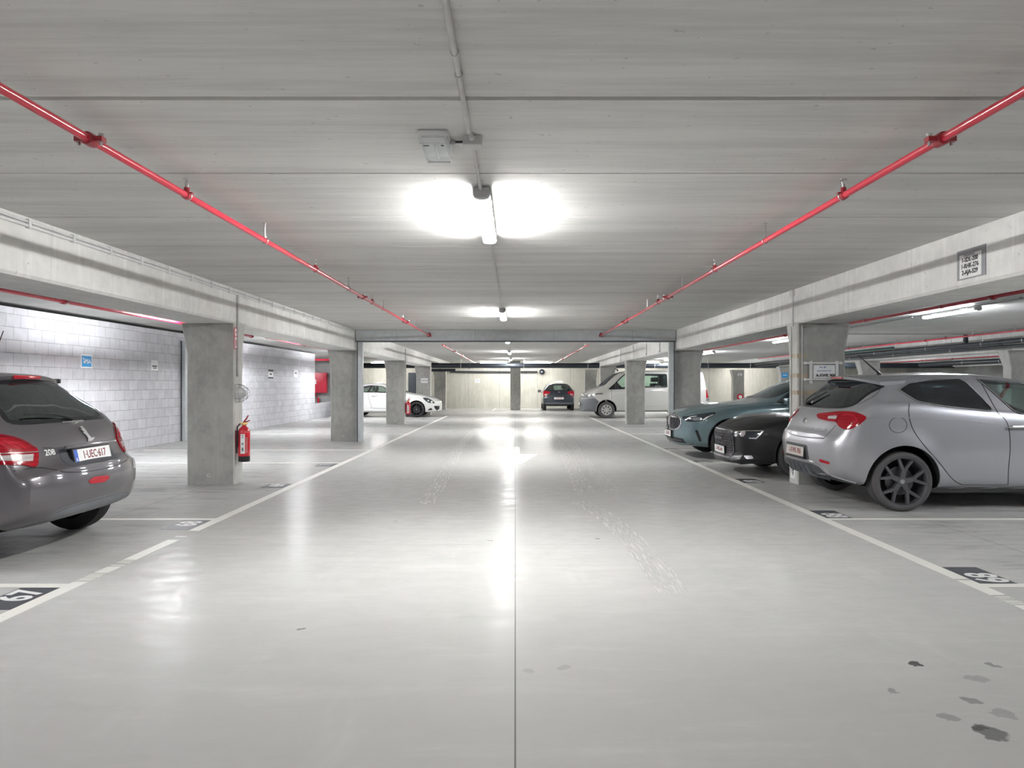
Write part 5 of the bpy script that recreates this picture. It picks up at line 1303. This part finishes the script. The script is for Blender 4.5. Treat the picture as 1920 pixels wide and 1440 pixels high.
# ------------------------------------------------------------------ silver van
def van():
    L = 5.40; k = .02246; X0_ = 2.82
    vx = lambda zx: (1080+zx/9.6-CX)*k-X0_; vz = lambda zy: H+(CY-(680+zy/9.6))*k
    V = lambda pts: [(vx(a), vz(b)) for a, b in pts]
    sq = rnd(V([(592, 476), (700, 385), (800, 285), (900, 200), (1100, 198), (1100, 440), (850, 468)]), .06)
    sl = rnd(V([(1130, 212), (1640, 212), (1640, 440), (1130, 440)]), .06); s3 = rnd([(3.75, 1.36), (3.75, 1.87), (4.85, 1.83), (4.95, 1.38)], .08)
    fw = rnd([(-.78, 1.36), (.78, 1.36), (.68, 1.88), (-.68, 1.88)], .08)
    c = Car('van_vehicle', (X0_, 31.08, 0), 0, 'pale silver passenger van with dark plastic front bumper, behind two pillars', 'van', dict(
        L=L, near=-1, wheels=(1.03, 4.3), Rt=.352, Ra=.43, nx=70, flare=.012,
        top=[(0, .98), (.05, 1.03), (.15, 1.08), (.45, 1.24), (.78, 1.36), (1.15, 1.66), (1.5, 1.90), (1.75, 1.985), (2.2, 2.03), (4.9, 2.03), (5.18, 1.99), (5.30, 1.6), (5.40, .9)],
        belt=[(0, .88), (.15, 1.0), (.45, 1.15), (.8, 1.27), (1.2, 1.30), (5.0, 1.32), (5.25, 1.3), (5.40, .85)],
        w=[(0, .78), (.08, .86), (.3, .94), (.7, .975), (1.2, .98), (5.1, .975), (5.3, .965), (5.40, .94)], wr=[(0, .6), (1, .76), (2, .80), (5.1, .80), (5.35, .74)], wg=[(0, .95), (1, .96), (2, .97), (5.35, .96)],
        bot=[(0, .30), (.3, .27), (.8, .26), (4.9, .27), (5.35, .36)], ff=[(.2, .06), (.35, 0), (.6, .0), (.9, .03), (1.1, .06), (2.1, .06)], rf=[(.2, .05), (.6, 0), (1.4, .02), (2, .05)], bowf=.22, bowr=.06,
        cabin=(1.0, 5.05), cabfloor=.55, openings=[('side', sq), ('side', sl), ('side', s3), ('front', fw)], frontcut=1.9), P_['van'])
    c.cut()
    c.wheels(wd=.22, spokes={'kind': 'I', 'rr': .62}, rimmat=M['rim_silver'], tyremat=M['rubber_gray'], cover=True)
    c.window('windscreen', 'front', fw, 'glass_dark', .04)
    for q in ('side+', 'side-'):
        c.window('cab_window', q, sq, 'glass', .05); c.window('sliding_window', q, sl, 'glass', .06); c.window('rear_quarter_window', q, s3, 'glass_dark', .05)
        t = V([(592, 476), (690, 395), (745, 352), (850, 470)]); c.patch('quarter_panel', q, t, M['trim'], off=.003)
        c.seam(q, V([(638, 480), (638, 650)]), .012); c.strip('belt_crease', q, V([(640, 545), (860, 545), (1650, 528), (2300, 528)]), .02, P_['van'], h=.006)
        c.strip('sill_crease', q, V([(740, 790), (1650, 775)]), .025, P_['van'], h=.008); c.strip('sill_shadow_line', q, V([(720, 878), (1650, 868)]), .04, M['plastic_dark'], h=.004)
        c.strip('arch_lip', q, [(1.03+.435*math.cos(a), .362+.435*math.sin(a)) for a in np.linspace(-.1, math.pi+.1, 30)], .03, P_['van'], h=.012)
    nb = spl(V([(95, 665), (200, 650), (338, 632), (412, 702), (380, 760), (352, 880), (250, 875), (95, 850)]), 1)
    for q in ('side-', 'side+'): c.patch('front_bumper', q, nb, M['plastic_mid'], off=.014, th=.03)
    c.patch('front_bumper', 'front', rnd([(-.80, .30), (.80, .30), (.82, .76), (-.82, .76)], .06), M['plastic_mid'], off=.012, th=.03)
    g = c.patch('grille', 'front', rnd([(-.62, .83), (.62, .83), (.62, .99), (-.62, .99)], .1), M['trim'], off=.006)
    for z in (.85, .89, .93, .97): c.strip('grille_bar', 'front', [(-.58, z), (.58, z)], .014, M['chrome'], h=.014, parent=g)
    for z in (.42, .50, .58): c.strip('bumper_slot', 'front', [(-.6, z), (.6, z)], .035, M['trim'], h=.016)
    c.plate('front', 0, .60, ' ', band=False, lift=.03)
    hl = V([(132, 592), (200, 578), (300, 560), (366, 560), (352, 600), (338, 628), (250, 640), (140, 648)])
    for q in ('side-', 'side+'):
        o = c.patch('headlight', q, hl, M['lens_head'], off=.008, th=.03)
        c.strip('chrome_line', q, V([(140, 600), (250, 580), (350, 566)]), .03, M['chrome'], h=.014, parent=o)
        for cx in (255, 320): c.patch('projector', q, ellipse(vx(cx), vz(605), .06, .05, 16), M['chrome'], off=.012, parent=o)
        c.strip('side_flash', q, V([(345, 562), (480, 555)]), .04, M['trim'], h=.008)
        c.patch('tail_light', q, rnd([(5.24-.02, .86), (5.33, .86), (5.34, 1.20), (5.24-.02, 1.20)], .1), M['lens_red'], off=.008, th=.03)
        c.patch('tail_light_base', q, rnd([(5.23, .72), (5.34, .72), (5.34, .85), (5.23, .85)], .1), M['plastic_mid'], off=.006, th=.03)
    for q in (-1, 1): c.mirror(vx(725), q*.99, vz(430), q, M['black'], (.12, .22, .24))
    c.seats(1.95, (-.5, .5), .85, .62, .14); c.seats(3.05, (-.5, .0, .5), .88, .60, .12); 
    MB().box((1.05, -.8, .8), (1.4, .8, 1.28)).build('dashboard', M['interior'], c.root, bevel=.05)
    MB().tube([(1.62, -.05, 2.0), (1.62, -.05, 2.07), (1.5, -.05, 2.12)], [.04, .03, .012], 8).build('aerial', M['black'], c.root)
    m = MB()
    for q in (-1, 1): m.tube([(2.3, q*.72, 2.015), (4.8, q*.72, 2.015)], .018, 8)
    m.build('roof_rail', P_['van'], c.root)
    return c
van()

# ------------------------------------------------------------------ white coupe
def whitecoupe():
    L = 4.47; wx = lambda px: (824.6-px)*.0231; wz = lambda py: H+(CY-py)*.0231
    sw = rnd([(1.98, 1.06), (2.55, 1.34), (3.1, 1.38), (3.75, 1.26), (3.85, 1.10)], .1); fw = rnd([(-.62, 1.08), (.62, 1.08), (.52, 1.42), (-.52, 1.42)], .1)
    c = Car('coupe_car', (-3.27, 31.95, 0), math.pi, 'white coupe with black wheels behind the pillar with the small extinguisher', 'car', dict(
        L=L, near=1, wheels=(1.02, 3.72), Rt=.34, Ra=.39, nx=66, flare=.02,
        top=[(0, .66), (.05, .72), (.18, .80), (.45, .89), (.9, 1.0), (1.38, 1.07), (1.5, 1.1), (2.2, 1.40), (2.75, 1.50), (3.2, 1.48), (4.0, 1.25), (4.47, .95)],
        belt=[(0, .58), (.15, .70), (.5, .84), (1.0, .94), (1.6, 1.02), (2.6, 1.06), (3.6, 1.10), (4.47, .9)],
        w=[(0, .66), (.08, .76), (.25, .85), (.6, .91), (1.2, .925), (3.9, .925), (4.47, .72)], wr=[(0, .5), (2, .58), (3.2, .56), (4.47, .5)],
        bot=[(0, .26), (.3, .22), (.7, .2), (4.0, .2), (4.47, .3)], ff=[(.2, .08), (.3, .01), (.5, .0), (.65, .02), (.75, .08), (1.6, .1)], rf=[(.2, .1), (.6, 0), (1.1, .1)], bowf=.36, bowr=.22, pf=2.2,
        cabin=(1.65, 4.0), cabfloor=.45, openings=[('side', sw), ('front', fw)], frontcut=2.4), P_['white'])
    c.cut()
    c.wheels(wd=.22, spokes={'kind': 'I', 'rr': .74}, rimmat=M['rim_black'], tyremat=M['rubber'], n5=10)
    c.window('windscreen', 'front', fw, 'glass_dark', .04)
    for q in ('side+', 'side-'):
        c.window('side_window', q, sw, 'glass', .035); c.strip('window_pillar', q, [(3.15, 1.08), (3.02, 1.36)], .07, M['trim'], h=.006)
        c.seam(q, spl([(3.12, 1.07), (3.08, .8), (2.98, .5), (2.9, .4), (1.75, .37)], 4, False), .012)
        c.strip('arch_lip', q, [(1.02+.395*math.cos(a), .35+.395*math.sin(a)) for a in np.linspace(-.2, math.pi+.2, 30)], .025, P_['white'], h=.006)
        c.strip('sill_line', q, [(1.5, .30), (3.3, .30)], .04, P_['white'], h=.008)
        h = MB(); qq = 1 if q == 'side+' else -1; p, n = c.hit(q, 2.85, .93); h.tube([p+Vector((-.1, 0, 0))+n*.01, p+Vector((-.05, 0, 0))+n*.035, p+Vector((.05, 0, 0))+n*.035, p+Vector((.1, 0, 0))+n*.01], .014, 8)
        h.build('door_handle', M['silver'], c.root)
    hl = spl([(793, 746), (801, 746.5), (809, 750), (815.5, 756), (810, 756), (803, 755), (797, 751)], 3)
    o = c.patch('headlight', 'px', hl, M['lens_smoke'], off=.008, th=.025)
    for (x, y) in ((802.5, 751.5), (809.5, 753.5)): c.patch('projector', 'px', ellipse(x, y, 1.7, 1.7, 14), M['chrome'], off=.012, parent=o)
    c.patch('headlight', 'front', spl([(-.55, .70), (-.75, .76), (-.84, .80), (-.80, .70), (-.62, .64)], 3), M['lens_smoke'], off=.008)
    c.patch('fog_intake', 'px', rnd([(801, 769), (808, 764.5), (811, 768), (808, 769)], .2), M['trim'], off=.006)
    c.patch('grille', 'px', rnd([(813.5, 761), (824, 761), (823.5, 767), (819, 769.5), (815.5, 766)], .12), M['trim'], off=.006)
    c.patch('badge', 'front', ellipse(0, .64, .05, .05, 16), M['chrome'], off=.012)
    c.seats(2.75, (-.38, .38), .5, .58, .16)
    MB().box((1.75, -.7, .6), (2.05, .7, .98)).build('dashboard', M['interior'], c.root, bevel=.05)
    for q in (-1, 1): c.mirror(2.02, q*.94, 1.10, q, P_['white'])
    return c
whitecoupe()

# ------------------------------------------------------------------ small dark hatchback at the far wall
def farhatch():
    L = 3.95; rw = rnd([(-.62, 1.10), (.62, 1.10), (.54, 1.41), (-.54, 1.41)], .12)
    fw = rnd([(-.60, 1.08), (.60, 1.08), (.52, 1.42), (-.52, 1.42)], .1); sw = rnd([(L-3.0, 1.05), (L-2.3, 1.38), (L-.7, 1.40), (L-.5, 1.15)], .1)
    c = Car('hatchback_car', (2.38, 38.9+L, 0), -math.pi/2, 'small dark blue-grey hatchback parked at the far wall, tail facing the lane', 'car', dict(
        L=L, rev=True, near=1, wheels=(.8, L-.62), Rt=.315, Ra=.36, nx=60, flare=.015,
        top=[(0, .86), (.04, .95), (.10, 1.05), (.18, 1.13), (.32, 1.30), (.45, 1.42), (.6, 1.48), (1.1, 1.52), (1.7, 1.52), (2.3, 1.44), (3.0, 1.08), (3.8, .85), (3.95, .75)],
        belt=[(0, .80), (.1, .98), (.25, 1.06), (.6, 1.10), (2, 1.05), (3, .98), (3.95, .7)],
        w=[(0, .80), (.06, .83), (.2, .855), (.6, .865), (3.2, .865), (3.7, .78), (3.95, .6)], wr=[(0, .62), (.5, .58), (1, .58), (3, .6), (3.95, .5)],
        bot=[(0, .36), (.15, .3), (.5, .24), (3.6, .24), (3.95, .3)], ff=[(.2, .1), (.5, 0), (.9, .1)], rf=[(.3, .06), (.45, .0), (.65, 0), (.8, .04), (1.6, .05)], bowf=.3, bowr=.12, pr=2.6,
        cabin=(L-2.95, L-.3), cabfloor=.5, openings=[('side', sw), ('rear', rw), ('front', fw)], rearcut=L-1.0, frontcut=L-2.2), P_['navy'])
    c.cut()
    c.window('rear_window', 'rear', rw, 'glass', .05); c.window('windscreen', 'front', fw, 'glass', .04)
    for q in ('side+', 'side-'): c.window('side_window', q, sw, 'glass_dark', .03)
    c.wheels(wd=.19, spokes={'kind': 'I', 'rr': .64}, rimmat=M['rim_silver'], tyremat=M['rubber'])
    c.seats(L-1.1, (-.38, .38), .55, .52, .12); c.seats(L-2.0, (-.36, .36), .55, .6, .14)
    for q in (-1, 1):
        f = lambda pts: [(q*a, b) for a, b in pts]
        o = c.patch('tail_light', 'rear', spl(f([(.45, 1.0), (.60, 1.06), (.80, 1.08), (.84, .95), (.80, .80), (.66, .82), (.56, .92)]), 3), M['lens_bright'], off=.012, th=.03)
        c.patch('reversing_lens', 'rear', f([(.62, .86), (.76, .85), (.76, .91), (.62, .92)]), M['lens_clear'], off=.015, parent=o)
        c.mirror(L-2.75, q*.86, 1.05, q, M['black'], (.14, .2, .15))
    c.plate('rear', 0, .68, '1-XKC-230', tilt=.05, band=False, lift=.015, ink='sign_red')
    c.patch('bumper_insert', 'rear', rnd([(-.75, .33), (.75, .33), (.72, .44), (-.72, .44)], .1), M['plastic_mid'], off=.006)
    c.seam('rear', [(-.82, .78), (-.5, .80), (-.44, .62), (.44, .62), (.5, .80), (.82, .78)], .014)
    ch = c.at('rear', 0, .985, lift=.004)
    m = MB()
    for dz in (0, .045): m.prism([(-.07, -.02+dz), (0, .035+dz), (.07, -.02+dz), (.07, -.045+dz), (0, .008+dz), (-.07, -.045+dz)], lambda u, v, d: (u, v, d), 0, .008)
    m.build('badge', M['chrome'], c.root).data.transform(ch)
    return c
farhatch()
# ------------------------------------------------------------------ world and view
w = bpy.data.worlds.new('world'); scene.world = w; w.use_nodes = True
w.node_tree.nodes['Background'].inputs[0].default_value = (.5, .5, .5, 1); w.node_tree.nodes['Background'].inputs[1].default_value = .0
vs_ = scene.view_settings
vs_.view_transform = 'Standard'; vs_.look = 'None'; vs_.gamma = 1; vs_.exposure = 2.2; vs_.use_curve_mapping = False
scene.cycles.use_denoising = True
scene.cycles.max_bounces = 10; scene.cycles.diffuse_bounces = 6; scene.cycles.glossy_bounces = 4; scene.cycles.transparent_max_bounces = 12
scene.cycles.caustics_reflective = False; scene.cycles.caustics_refractive = False
scene.cycles.sample_clamp_indirect = 8
